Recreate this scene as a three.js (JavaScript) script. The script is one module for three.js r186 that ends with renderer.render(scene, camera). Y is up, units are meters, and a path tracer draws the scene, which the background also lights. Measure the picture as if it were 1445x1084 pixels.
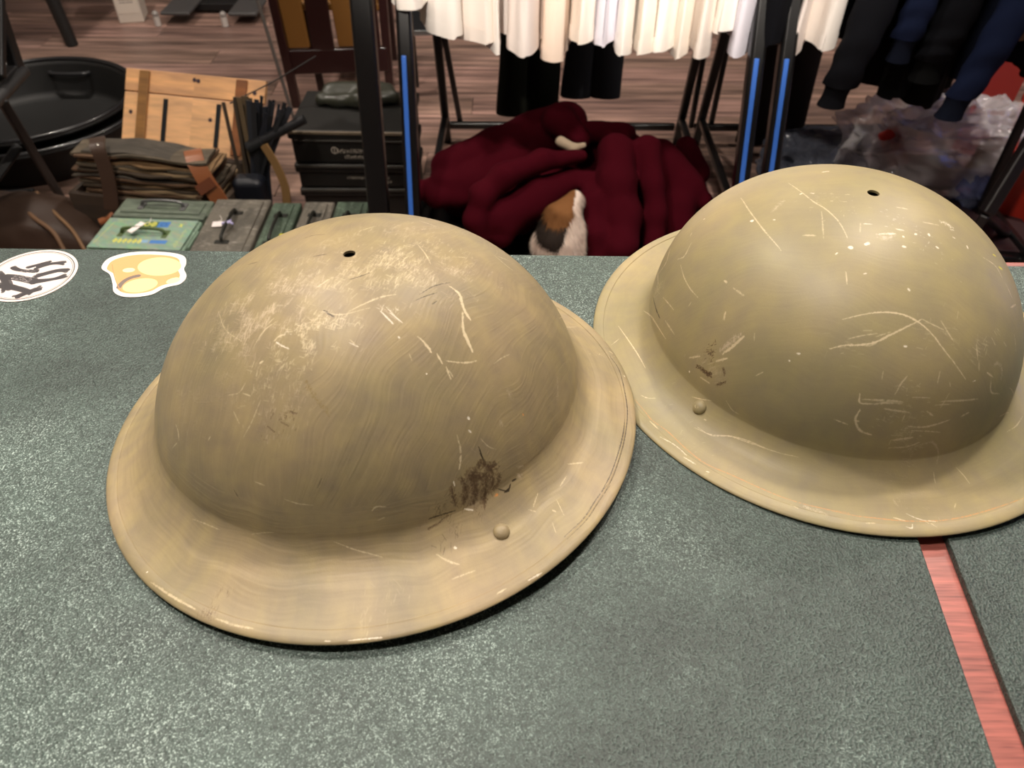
import * as THREE from 'three';
import { RoundedBoxGeometry } from 'three/addons/geometries/RoundedBoxGeometry.js';
import { mergeGeometries, mergeVertices } from 'three/addons/utils/BufferGeometryUtils.js';
import { MarchingCubes } from 'three/addons/objects/MarchingCubes.js';
import { RectAreaLightUniformsLib } from 'three/addons/lights/RectAreaLightUniformsLib.js';

// ------------------------------------------------------------------ camera, exposure, lights
const scene = new THREE.Scene();
scene.background = new THREE.Color(0x050505);
const camera = new THREE.PerspectiveCamera(53.0, 1445 / 1084, 0.02, 40);
camera.position.set(0, 1.2351, 0);
camera.rotation.order = 'YXZ';
camera.rotation.set(-0.7633, 0, 0.0086);
camera.focus = 0.5;
camera.userData.fStop = 13;
const renderer = new THREE.WebGLRenderer({ antialias: true });
renderer.toneMapping = THREE.LinearToneMapping;
renderer.toneMappingExposure = 1.45;
renderer.shadowMap.enabled = true;
RectAreaLightUniformsLib.init();

const CT = 0.9;                                    // counter top height
const WARM = [1, 0.9, 0.79], BLUE = [0.12, 0.3, 1];
const lampSpots = [                                // x, z, candela, label
  [-0.75, -1.0, 8, 'round white ceiling lamp over the gap behind the counter, left one'],
  [0.62, -1.05, 8, 'round white ceiling lamp over the gap behind the counter, right one'],
  [-0.3, -0.1, 5.4, 'round white ceiling lamp above the near side of the counter'],
  [-1.7, -2.9, 8, 'round white ceiling lamp over the far left of the shop floor'],
  [0.15, -3.0, 7, 'round white ceiling lamp over the middle of the shop floor'],
  [1.5, -2.0, 9, 'round white ceiling lamp over the far right of the shop floor'],
];

const addedSpotAims = [                                 // unseen spots added to brighten the shirts: from, to, candela, label
  [[-0.3, 2.6, 0.9], [0.05, 1.1, -1.9], 24, 'added black spotlight to brighten the left half of the white shirts'],
  [[0.6, 2.6, 0.9], [0.5, 1.1, -1.9], 21, 'added black spotlight to brighten the right half of the white shirts'],
];

// ------------------------------------------------------------------ helpers
function rng(seed) { let s = seed >>> 0; return () => { s = (s + 0x6d2b79f5) >>> 0; let t = Math.imul(s ^ (s >>> 15), 1 | s); t = (t + Math.imul(t ^ (t >>> 7), 61 | t)) ^ t; return ((t ^ (t >>> 14)) >>> 0) / 4294967296; }; }
const taken = new Map();
function numbered(n) { const k = taken.get(n) || 0; taken.set(n, k + 1); return k ? n + '_' + String(k).padStart(3, '0') : n; }
function mesh(name, geo, mat, parent) { const m = new THREE.Mesh(geo, mat); m.castShadow = m.receiveShadow = true; m.name = parent ? name : numbered(name); (parent || scene).add(m); return m; }
function tag(o, label, category, group) { o.userData.label = label; o.userData.category = category; if (group) o.userData.group = group; return o; }
function thing(name, label, category, pos = [0, 0, 0], turn = 0, group) { const g = new THREE.Group(); g.name = numbered(name); g.position.set(...pos); g.rotation.y = turn; scene.add(g); return tag(g, label, category, group); }
function struct(name, geo, mat, pos = [0, 0, 0]) { const m = mesh(name, geo, mat); m.position.set(...pos); m.userData.kind = 'structure'; return m; }
function rb(w, h, d, r = 0.004, x = 0, y = 0, z = 0, seg = 2) { const g = new RoundedBoxGeometry(w, h, d, seg, Math.min(r, w / 2.01, h / 2.01, d / 2.01)); g.translate(x, y, z); return g; }
function bx(w, h, d, x = 0, y = 0, z = 0) { const g = new THREE.BoxGeometry(w, h, d); g.translate(x, y, z); return g; }
function cyl(r0, r1, h, x = 0, y = 0, z = 0, n = 24) { const g = new THREE.CylinderGeometry(r0, r1, h, n); g.translate(x, y, z); return g; }
function curve(pts) { return new THREE.CatmullRomCurve3(pts.map(p => new THREE.Vector3(...p))); }
function tube(pts, r, n = 40, k = 10) { return new THREE.TubeGeometry(curve(pts), n, r, k, false); }
function bar(a, b, w, d, r = 0.003, roll = 0) {    // a box-section bar from point a to point b
  const A = new THREE.Vector3(...a), B = new THREE.Vector3(...b), L = A.distanceTo(B);
  const g = rb(w, L, d, r); g.rotateY(roll);
  g.applyQuaternion(new THREE.Quaternion().setFromUnitVectors(new THREE.Vector3(0, 1, 0), B.clone().sub(A).normalize()));
  g.translate((A.x + B.x) / 2, (A.y + B.y) / 2, (A.z + B.z) / 2); return g;
}
function rod(a, b, r0, r1 = r0, n = 12) {
  const A = new THREE.Vector3(...a), B = new THREE.Vector3(...b);
  const g = new THREE.CylinderGeometry(r1, r0, A.distanceTo(B), n);
  g.applyQuaternion(new THREE.Quaternion().setFromUnitVectors(new THREE.Vector3(0, 1, 0), B.clone().sub(A).normalize()));
  g.translate((A.x + B.x) / 2, (A.y + B.y) / 2, (A.z + B.z) / 2); return g;
}
const merge = a => mergeGeometries(a.map(g => { const h = g.index ? g.toNonIndexed() : g; for (const k of Object.keys(h.attributes)) if (!['position', 'normal', 'uv'].includes(k)) h.deleteAttribute(k); return h; }));
function prism(pts, h, bevel = 0) {                // outline in x,z; grows upwards from y = 0
  const s = new THREE.Shape(pts.map(p => new THREE.Vector2(p[0], -p[1])));
  const g = new THREE.ExtrudeGeometry(s, { depth: h, bevelEnabled: bevel > 0, bevelSize: bevel, bevelThickness: bevel, bevelSegments: 2, bevelOffset: -bevel, curveSegments: 24 });
  g.rotateX(-Math.PI / 2); return g;
}
// smooth noise
const perm = (() => { const r = rng(77), p = Array.from({ length: 4096 }, () => r()); return p; })();
const H3 = (i, j, k) => perm[((i * 73856093) ^ (j * 19349663) ^ (k * 83492791)) & 4095];
const sm = t => t * t * (3 - 2 * t);
function noise3(x, y, z) {
  const i = Math.floor(x), j = Math.floor(y), k = Math.floor(z), a = sm(x - i), b = sm(y - j), c = sm(z - k);
  const L = (p, q, t) => p + (q - p) * t;
  return L(L(L(H3(i, j, k), H3(i + 1, j, k), a), L(H3(i, j + 1, k), H3(i + 1, j + 1, k), a), b), L(L(H3(i, j, k + 1), H3(i + 1, j, k + 1), a), L(H3(i, j + 1, k + 1), H3(i + 1, j + 1, k + 1), a), b), c) * 2 - 1;
}
function noise2(x, y) {
  const i = Math.floor(x), j = Math.floor(y), a = sm(x - i), b = sm(y - j);
  const p = H3(i, j, 0), q = H3(i + 1, j, 0), r = H3(i, j + 1, 0), s = H3(i + 1, j + 1, 0);
  return (p + (q - p) * a + (r - p) * b + (p - q - r + s) * a * b) * 2 - 1;
}
const fbm2 = (x, y, o) => { let s = 0, a = 0.5; for (let k = 0; k < o; k++) { s += a * noise2(x, y); x = x * 2.03 + 17; y = y * 2.03 + 5; a /= 2; } return s; };
function canvasOf(w, h) { const c = document.createElement('canvas'); c.width = w; c.height = h; return c; }
function texOf(c, srgb = true) { const t = new THREE.CanvasTexture(c); if (srgb) t.colorSpace = THREE.SRGBColorSpace; t.wrapS = t.wrapT = THREE.RepeatWrapping; return t; }
function pixels(w, h, f, srgb = true) {            // f(x, y) -> [r, g, b] in 0..255
  const d = new Uint8Array(w * h * 4);
  for (let y = 0; y < h; y++) for (let x = 0; x < w; x++) { const c = f(x, y), o = 4 * (y * w + x); d[o] = c[0]; d[o + 1] = c[1]; d[o + 2] = c[2]; d[o + 3] = 255; }
  const t = new THREE.DataTexture(d, w, h); t.magFilter = THREE.LinearFilter; t.minFilter = THREE.LinearMipmapLinearFilter; t.generateMipmaps = true; t.wrapS = t.wrapT = THREE.RepeatWrapping;
  if (srgb) t.colorSpace = THREE.SRGBColorSpace; t.needsUpdate = true; return t;
}
const cl = v => v < 0 ? 0 : v > 255 ? 255 : v;
const std = (hex, roughness, o = {}) => new THREE.MeshStandardMaterial({ color: hex, roughness, ...o });
const phy = (hex, roughness, o = {}) => new THREE.MeshPhysicalMaterial({ color: hex, roughness, ...o });
function uvScale(g, su, sv) { const u = g.attributes.uv; for (let i = 0; i < u.count; i++) u.setXY(i, u.getX(i) * su, u.getY(i) * sv); return g; }
function boxUV(g, s = 1) {                         // uv in metres times s, from the dominant normal
  if (g.index) g = g.toNonIndexed(); const p = g.attributes.position, n = g.attributes.normal, u = new Float32Array(p.count * 2);
  for (let i = 0; i < p.count; i++) { const ax = Math.abs(n.getX(i)), ay = Math.abs(n.getY(i)), az = Math.abs(n.getZ(i)); const [a, b] = ay >= ax && ay >= az ? [p.getX(i), p.getZ(i)] : ax >= az ? [p.getZ(i), p.getY(i)] : [p.getX(i), p.getY(i)]; u[2 * i] = a * s; u[2 * i + 1] = b * s; }
  g.setAttribute('uv', new THREE.BufferAttribute(u, 2)); return g;
}
const segDist = (p, a, b) => { const ax = b[0] - a[0], ay = b[1] - a[1], az = b[2] - a[2], px = p[0] - a[0], py = p[1] - a[1], pz = p[2] - a[2]; let t = (px * ax + py * ay + pz * az) / (ax * ax + ay * ay + az * az + 1e-12); t = t < 0 ? 0 : t > 1 ? 1 : t; return [Math.hypot(px - ax * t, py - ay * t, pz - az * t), t]; };
function blob(caps, k, lo, hi, res, rough = 0, freq = 20) {  // smooth union of tapered capsules [a, b, ra, rb], meshed
  const mc = new MarchingCubes(res, new THREE.MeshBasicMaterial(), false, false, 400000); mc.isolation = 0;
  const half = res / 2;
  for (let z = 0; z < res; z++) for (let y = 0; y < res; y++) for (let x = 0; x < res; x++) {
    const q = [(x - half) / half, (y - half) / half, (z - half) / half], p = q.map((v, i) => lo[i] + (v + 1) / 2 * (hi[i] - lo[i]));
    let d = 9;
    for (const [a, b, ra, rbb] of caps) { const [s, t] = segDist(p, a, b), e = s - (ra + (rbb - ra) * t); const h = Math.max(k - Math.abs(d - e), 0) / k; d = Math.min(d, e) - h * h * k / 4; }
    if (rough) d += rough * noise3(p[0] * freq, p[1] * freq, p[2] * freq);
    mc.field[x + y * res + z * res * res] = -d;
  }
  mc.update();
  const n = mc.count, src = mc.positionArray, pos = new Float32Array(n * 3);
  for (let i = 0; i < n; i++) for (let c = 0; c < 3; c++) pos[3 * i + c] = lo[c] + (src[3 * i + c] + 1) / 2 * (hi[c] - lo[c]);
  let g = new THREE.BufferGeometry(); g.setAttribute('position', new THREE.BufferAttribute(pos, 3));
  g = mergeVertices(g, 1e-5); g.computeVertexNormals(); return g;
}

// ------------------------------------------------------------------ ceiling lamps and the blue tube
const lampWhite = std(0xe8e4da, 0.5);
for (const [x, z, cd, label] of lampSpots) {
  const t = thing('ceiling_lamp', label, 'lamp', [x, 2.72, z]);
  mesh('housing', new THREE.LatheGeometry([[0, 0.075], [0.15, 0.075], [0.155, 0.07], [0.155, 0], [0.135, -0.004], [0.132, 0.006], [0, 0.006]].map(p => new THREE.Vector2(...p)), 40), lampWhite, t);
  const em = new THREE.MeshStandardMaterial({ color: 0xffffff, emissive: new THREE.Color().setRGB(...WARM), emissiveIntensity: 3 });
  mesh('diffuser', cyl(0.13, 0.13, 0.004, 0, 0, 0, 40), em, t);
  const l = new THREE.SpotLight(new THREE.Color().setRGB(...WARM), cd, 0, 1.25, 0.6, 2);
  l.position.set(0, -0.012, 0); l.target.position.set(0, -2, 0); l.castShadow = true; l.shadow.radius = 4; l.shadow.mapSize.set(1024, 1024);
  t.add(l); t.add(l.target);
}
for (const [from, to, cd, label] of addedSpotAims) {
  const t = thing('added_spotlight', label, 'lamp', from), d = new THREE.Vector3(...to).sub(new THREE.Vector3(...from)).normalize(), q = new THREE.Quaternion().setFromUnitVectors(new THREE.Vector3(0, -1, 0), d);
  const can = mesh('can', new THREE.LatheGeometry([[0, 0.13], [0.035, 0.13], [0.045, 0.12], [0.05, 0], [0.046, -0.002], [0.043, 0.01], [0, 0.012]].map(p => new THREE.Vector2(...p)), 32), std(0x151515, 0.4), t); can.quaternion.copy(q);
  const disc = mesh('glowing_face', cyl(0.042, 0.042, 0.003, 0, 0.008, 0, 28), new THREE.MeshStandardMaterial({ color: 0xffffff, emissive: new THREE.Color().setRGB(...WARM), emissiveIntensity: 4 }), t); disc.quaternion.copy(q);
  mesh('bracket', rod([0, 0.05, 0], [0, 0.19, 0], 0.01), std(0x151515, 0.4), t);
  const l = new THREE.SpotLight(new THREE.Color().setRGB(...WARM), cd, 0, 0.2, 0.35, 2); l.position.copy(d).multiplyScalar(0.012); l.target.position.copy(d).multiplyScalar(2); l.castShadow = true; l.shadow.radius = 2.5; l.shadow.mapSize.set(1024, 1024); t.add(l); t.add(l.target);
}
{
  const t = thing('tube_lamp', 'blue glowing tube lamp upright on the right hand wall', 'lamp', [2.86, 1.35, -1.5]);
  mesh('mount', rb(0.03, 1.5, 0.08, 0.006, 0.02, 0, 0), std(0x202020, 0.5), t);
  mesh('tube', cyl(0.02, 0.02, 1.4, -0.01, 0, 0, 16), new THREE.MeshStandardMaterial({ color: 0x223366, emissive: new THREE.Color().setRGB(...BLUE), emissiveIntensity: 6 }), t);
  const l = new THREE.RectAreaLight(new THREE.Color().setRGB(...BLUE), 26, 0.06, 1.4);
  l.position.set(-0.035, 0, 0); l.lookAt(-5, 0, 0); l.rotation.set(0, -Math.PI / 2, 0); t.add(l); 
}

// ------------------------------------------------------------------ the room
const wallMat = std(0x9a938a, 0.9), ceilMat = std(0xb9b3a8, 0.95);
const RX = 2.95, RZ0 = -5.6, RZ1 = 1.6, RH = 2.8;
struct('ceiling', bx(2 * RX + 0.2, 0.1, RZ1 - RZ0 + 0.2, 0, RH + 0.05, (RZ0 + RZ1) / 2), ceilMat);
struct('wall_left', bx(0.1, RH, RZ1 - RZ0, -RX - 0.05, RH / 2, (RZ0 + RZ1) / 2), wallMat);
struct('wall_right', bx(0.1, RH, RZ1 - RZ0, RX + 0.05, RH / 2, (RZ0 + RZ1) / 2), wallMat);
struct('wall_back', bx(2 * RX + 0.2, RH, 0.1, 0, RH / 2, RZ0 - 0.05), wallMat);
struct('wall_front', bx(2 * RX + 0.2, RH, 0.1, 0, RH / 2, RZ1 + 0.05), wallMat);
{
  const fl = new THREE.Group(); fl.name = 'floor'; fl.userData.kind = 'structure'; scene.add(fl);
  mesh('subfloor', bx(2 * RX + 0.2, 0.1, RZ1 - RZ0 + 0.2, 0, -0.057, (RZ0 + RZ1) / 2), std(0x2a2220, 0.9), fl);
  const grain = s => pixels(1024, 128, (x, y) => {
    const w = fbm2(x / 260 + s * 9, y / 14 + s * 31, 4), f = fbm2(x / 60 + 3, y / 2.4 + s, 2), k = fbm2(x / 420 + s, y / 60, 2);
    const v = 0.78 + 0.34 * w + 0.16 * f + 0.22 * k; return [cl(196 * v), cl(160 * v), cl(146 * v)];
  });
  const grains = [grain(1), grain(2), grain(3)], r = rng(5), mats = [];
  for (let i = 0; i < 12; i++) { const v = 0.62 + 0.34 * r(); mats.push(new THREE.MeshStandardMaterial({ map: grains[i % 3], color: new THREE.Color(v, v * (0.95 + 0.05 * r()), v * (0.93 + 0.06 * r())), roughness: 0.42 })); }
  const W = 0.148, L = 1.22, g = rb(L - 0.002, 0.012, W - 0.002, 0.0012, 0, -0.006, 0, 1);
  const gs = { 1: g, 0.5: rb(L / 2 - 0.002, 0.012, W - 0.002, 0.0012, 0, -0.006, 0, 1) };
  for (let row = 0; row < 36; row++) {
    const z = -0.2 - W * (row + 0.5), off = ((row * 0.37) % 1) * L;
    for (let x = -RX - L + off; x < RX; x += L) { if (Math.abs(x + L / 2) > -z * 0.5 + 2.2) continue; const m = mesh('plank', g, mats[Math.floor(r() * 12)], fl); m.position.set(x + L / 2, -0.0004 * r(), z); m.rotation.y = r() > 0.5 ? Math.PI : 0; }
  }
}

// ------------------------------------------------------------------ the counter
{
  const t = thing('shop_counter', 'shop counter covered in worn dark green leatherette with painted glints over reddish wood', 'counter');
  const TEX = 2048, SP = 0.88, rr = rng(3);
  const hgt = new Float32Array(TEX * TEX);
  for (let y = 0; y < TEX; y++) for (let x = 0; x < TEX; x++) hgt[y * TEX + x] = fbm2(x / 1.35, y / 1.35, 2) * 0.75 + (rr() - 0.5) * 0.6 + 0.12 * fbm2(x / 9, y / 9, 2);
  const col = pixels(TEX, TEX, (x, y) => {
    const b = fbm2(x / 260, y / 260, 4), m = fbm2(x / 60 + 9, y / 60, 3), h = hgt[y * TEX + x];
    const wearOrGlint = Math.max(0, h - 0.1 - 0.1 * m) * (0.25 + 2.2 * Math.max(0, b + 0.22));  // glints and grey sheen of the leatherette painted into its colour beside worn grain
    const v = 1 + 0.24 * b + 0.14 * m + 0.6 * h; const w = Math.min(1, wearOrGlint * 1.25);
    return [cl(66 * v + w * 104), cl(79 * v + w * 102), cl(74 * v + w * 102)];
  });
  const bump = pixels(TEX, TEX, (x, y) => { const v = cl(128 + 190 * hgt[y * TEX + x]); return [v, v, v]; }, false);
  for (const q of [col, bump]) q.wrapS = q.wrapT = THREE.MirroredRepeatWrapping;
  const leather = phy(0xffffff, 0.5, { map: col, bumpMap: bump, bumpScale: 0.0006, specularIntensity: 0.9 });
  const panelUV = g => { const p = g.attributes.position, u = g.attributes.uv; for (let i = 0; i < p.count; i++) u.setXY(i, p.getX(i) / SP + 0.7 + p.getY(i), p.getZ(i) / SP + 0.7); return g; };
  const back = -0.4945;
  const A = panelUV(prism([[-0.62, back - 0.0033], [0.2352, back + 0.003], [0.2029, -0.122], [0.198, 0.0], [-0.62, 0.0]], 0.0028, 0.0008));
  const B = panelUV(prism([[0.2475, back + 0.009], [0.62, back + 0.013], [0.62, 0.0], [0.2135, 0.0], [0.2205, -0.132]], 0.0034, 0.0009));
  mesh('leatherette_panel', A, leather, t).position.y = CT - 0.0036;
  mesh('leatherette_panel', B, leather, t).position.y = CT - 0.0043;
  const rosewood = pixels(512, 512, (x, y) => { const w = fbm2(x / 90, y / 5, 4), f = fbm2(x / 30, y / 1.4 + 7, 2), k = Math.max(0, fbm2(x / 40 + 40, y / 1.8, 2) - 0.15) * 1.6; const v = 1 + 0.25 * w + 0.12 * f; return [cl(166 * v - 50 * k), cl(94 * v - 36 * k), cl(84 * v - 30 * k)]; });
  const wood = phy(0xffffff, 0.34, { map: rosewood, clearcoat: 0.35, clearcoatRoughness: 0.3 });
  mesh('wood_top', boxUV(rb(1.3, 0.03, 0.53, 0.003, 0, -0.015, -0.232), 5), wood, t).position.y = CT - 0.0044;
  mesh('body', bx(1.24, 0.866, 0.42, 0, 0.433, -0.2), std(0x3a2018, 0.6), t);
}

// ------------------------------------------------------------------ the two steel helmets
function helmetRows(q, nA) {                       // rows of [x, y, z] rings from the crown hole to the brim edge, in the helmet's own axes
  const [ab, bb, n, m, ox, oz] = q, HC = 0.1112, yb = 0.008, rows = [], T0 = 0.022, Te = Math.acos(((0.018 - yb) / (HC - yb)) ** (m / 2));
  const c = [], s = []; for (let i = 0; i < nA; i++) { const a = i / nA * Math.PI * 2; c.push(Math.cos(a)); s.push(Math.sin(a)); }
  const ring = f => rows.push(c.map((_, i) => f(i)));
  for (let i = 0; i < 60; i++) { const T = T0 + (Te - T0) * i / 59, r = Math.sin(T) ** (2 / n), y = yb + (HC - yb) * Math.cos(T) ** (2 / m); ring(k => [(ab * c[k] + ox) * r, y, (bb * s[k] + oz) * r]); }
  const e = rows[59], ye = e[0][1], yk = 0.0096, yj = 0.0055;
  const R = k => [0.152 * c[k], 0.1452 * s[k]], L = (k, f) => [e[k][0] + (R(k)[0] - e[k][0]) * f, e[k][2] + (R(k)[1] - e[k][2]) * f];
  for (let i = 1; i <= 16; i++) { const t = i / 16, a = (1 - t) ** 2, b = 2 * t * (1 - t), d = t * t; ring(k => { const K = L(k, 0.09), J = L(k, 0.38); return [a * e[k][0] + b * K[0] + d * J[0], a * ye + b * yk + d * yj, a * e[k][2] + b * K[1] + d * J[1]]; }); }
  for (let i = 1; i <= 14; i++) { const t = i / 14; ring(k => { const p = L(k, 0.38 + 0.62 * t); return [p[0], yj * (1 - t) + 0.0002 - 0.0011 * Math.sin(Math.PI * t), p[1]]; }); }
  return rows;
}
function ringsToGeo(rows, uvOf, flip) {
  const nA = rows[0].length, pos = [], uv = [], idx = [];
  rows.forEach((r, i) => { for (let k = 0; k <= nA; k++) { const p = r[k % nA]; pos.push(...p); uv.push(...uvOf(i, k, p)); } });
  for (let i = 0; i + 1 < rows.length; i++) for (let k = 0; k < nA; k++) { const a = i * (nA + 1) + k, b = a + nA + 1; flip ? idx.push(a, b, a + 1, b, b + 1, a + 1) : idx.push(a, a + 1, b, b, a + 1, b + 1); }
  const g = new THREE.BufferGeometry(); g.setAttribute('position', new THREE.Float32BufferAttribute(pos, 3)); g.setAttribute('uv', new THREE.Float32BufferAttribute(uv, 2)); g.setIndex(idx); g.computeVertexNormals();
  const nn = g.attributes.normal;                  // close the seam in the normals
  for (let i = 0; i < rows.length; i++) { const a = i * (nA + 1), b = a + nA; const x = nn.getX(a) + nn.getX(b), y = nn.getY(a) + nn.getY(b), z = nn.getZ(a) + nn.getZ(b), l = Math.hypot(x, y, z); nn.setXYZ(a, x / l, y / l, z / l); nn.setXYZ(b, x / l, y / l, z / l); }
  return g;
}
const WEAR_COLOURS = { l: '220,202,166', w: '240,228,208', d: '62,52,40', b: '86,66,47', o: '214,150,92', p: '204,184,158', y: '216,206,84', g: '128,108,62' };
function helmetPaint(base, wearOrGlint, patches, seed, brush) {
  const S = 2048, c = canvasOf(S, S), x = c.getContext('2d'), im = x.createImageData(S, S), r = rng(seed), f = S / 1000;
  const B = new Float32Array(S / 2 * S / 2);
  for (let j = 0; j < S; j++) for (let i = 0; i < S; i++) {
    const dx = i / S - 0.5, dy = j / S - 0.5, an = Math.atan2(dy, dx), rho = Math.hypot(dx, dy) * 2;
    const big = fbm2(i / 330 + seed, j / 330, 4), mid = fbm2(i / 46 + 3, j / 46 + seed, 3);
    const wob = 14 * noise2(i / 120 + 5, j / 120), tl = rho > 0.72 ? 1 : 0.35, br = fbm2(tl > 0.5 ? an * 7 : (i * 0.8 - j * 0.6) * 0.009 + seed, (tl > 0.5 ? rho * S / 2 + wob : j * 0.8 + i * 0.6 + 2.2 * wob) * 0.2, 2), fine = r() - 0.5;
    const v = 1 + (0.05 + 0.08 * brush) * big + (0.03 + 0.05 * brush) * mid + brush * 0.045 * br + 0.035 * fine, o = 4 * (j * S + i);
    im.data[o] = cl(base[0] * v + 5 * big); im.data[o + 1] = cl(base[1] * v); im.data[o + 2] = cl(base[2] * v - 6 * mid); im.data[o + 3] = 255;
    if (!(i & 1) && !(j & 1)) B[(j >> 1) * S / 2 + (i >> 1)] = 128 + brush * 46 * br + 24 * mid + 16 * fine;
  }
  x.putImageData(im, 0, 0); x.lineCap = x.lineJoin = 'round';
  const cb = canvasOf(S / 2, S / 2), y = cb.getContext('2d'), ib = y.createImageData(S / 2, S / 2);
  for (let i = 0; i < B.length; i++) { ib.data[4 * i] = ib.data[4 * i + 1] = ib.data[4 * i + 2] = cl(B[i]); ib.data[4 * i + 3] = 255; }
  y.putImageData(ib, 0, 0); y.lineCap = 'round';
  for (const [k, cx, cy, rx, ry, n, al, len] of patches) for (let i = 0; i < n; i++) {   // clouds of small flecks
    const a = r() * 6.283, q = Math.sqrt(-Math.log(1 - 0.95 * r())) * 0.62, px = (cx + rx * q * Math.cos(a)) * f, py = (cy + ry * q * Math.sin(a)) * f;
    if (fbm2(px / 34, py / 34, 3) < -0.06) continue;
    const d = 0.4 + r() * 0.7 + (r() < 0.2 ? 1.5 : 0), l = len * (0.3 + r()) * f;
    x.strokeStyle = `rgba(${WEAR_COLOURS[k]},${al * (0.3 + 0.7 * r())})`; x.lineWidth = (0.5 + 1.6 * r() * r()) * f * 0.9; x.beginPath(); x.moveTo(px, py); x.lineTo(px + l * Math.cos(d), py - l * Math.sin(d)); x.stroke();
    y.strokeStyle = `rgba(${k === 'b' || k === 'd' ? '60,60,60' : '190,190,190'},.35)`; y.lineWidth = f * 0.5; y.beginPath(); y.moveTo(px / 2, py / 2); y.lineTo((px + l * Math.cos(d)) / 2, (py - l * Math.sin(d)) / 2); y.stroke();
  }
  for (const ln of wearOrGlint.split(';')) {              // scratches, chips and stains, each a broken uneven line
    const t = ln.split(' '), k = t[0], w = +t[1] * f * 2.487, al = +t[2], pts = t.slice(3).map(s => s.split(',').map(v => +v * f));
    const soft = k === 'p' || k === 'g' || k === 'b' || w > 5 * f;
    const seg = [];
    if (pts.length === 1) seg.push([pts[0][0], pts[0][1]], [pts[0][0] + w, pts[0][1] + 0.3 * w]);
    else { const cv = new THREE.CatmullRomCurve3(pts.map(p => new THREE.Vector3(p[0], p[1], 0))), n = Math.max(6, Math.round(cv.getLength() / (soft ? 5 : 3))); for (let i = 0; i <= n; i++) { const p = cv.getPoint(i / n); seg.push([p.x, p.y]); } }
    for (let i = 0; i + 1 < seg.length; i++) {
      const e = 0.55 + 0.6 * Math.sin(Math.PI * (i + 0.7) / seg.length);
      if (!soft) { if (r() < 0.1 && al < 0.65) continue; x.strokeStyle = `rgba(${WEAR_COLOURS[k]},${Math.min(1, al * (0.6 + 0.5 * r()))})`; x.lineWidth = Math.max(0.9, w * e * (0.5 + 0.55 * r())); x.beginPath(); x.moveTo(seg[i][0] + (r() - 0.5) * w * 0.4, seg[i][1] + (r() - 0.5) * w * 0.4); x.lineTo(...seg[i + 1]); x.stroke(); }
      else for (let h = 0; h < (k === 'b' ? 16 : 9); h++) { const a = r() * 6.283, q = r() * w * 0.8; x.fillStyle = `rgba(${WEAR_COLOURS[k]},${al * (0.25 + 0.5 * r())})`; x.beginPath(); x.arc(seg[i][0] + q * Math.cos(a), seg[i][1] + q * Math.sin(a), (0.12 + 0.3 * r() * r()) * w * 0.6 + 0.5, 0, 6.3); x.fill(); }
      y.strokeStyle = k === 'w' || k === 'b' || k === 'd' ? 'rgba(60,60,60,.5)' : 'rgba(100,100,100,.4)'; y.lineWidth = Math.max(0.6, w * 0.3); y.beginPath(); y.moveTo(seg[i][0] / 2, seg[i][1] / 2); y.lineTo(seg[i + 1][0] / 2, seg[i + 1][1] / 2); y.stroke();
    }
  }
  return { map: texOf(c), bump: texOf(cb, false) };
}
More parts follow.
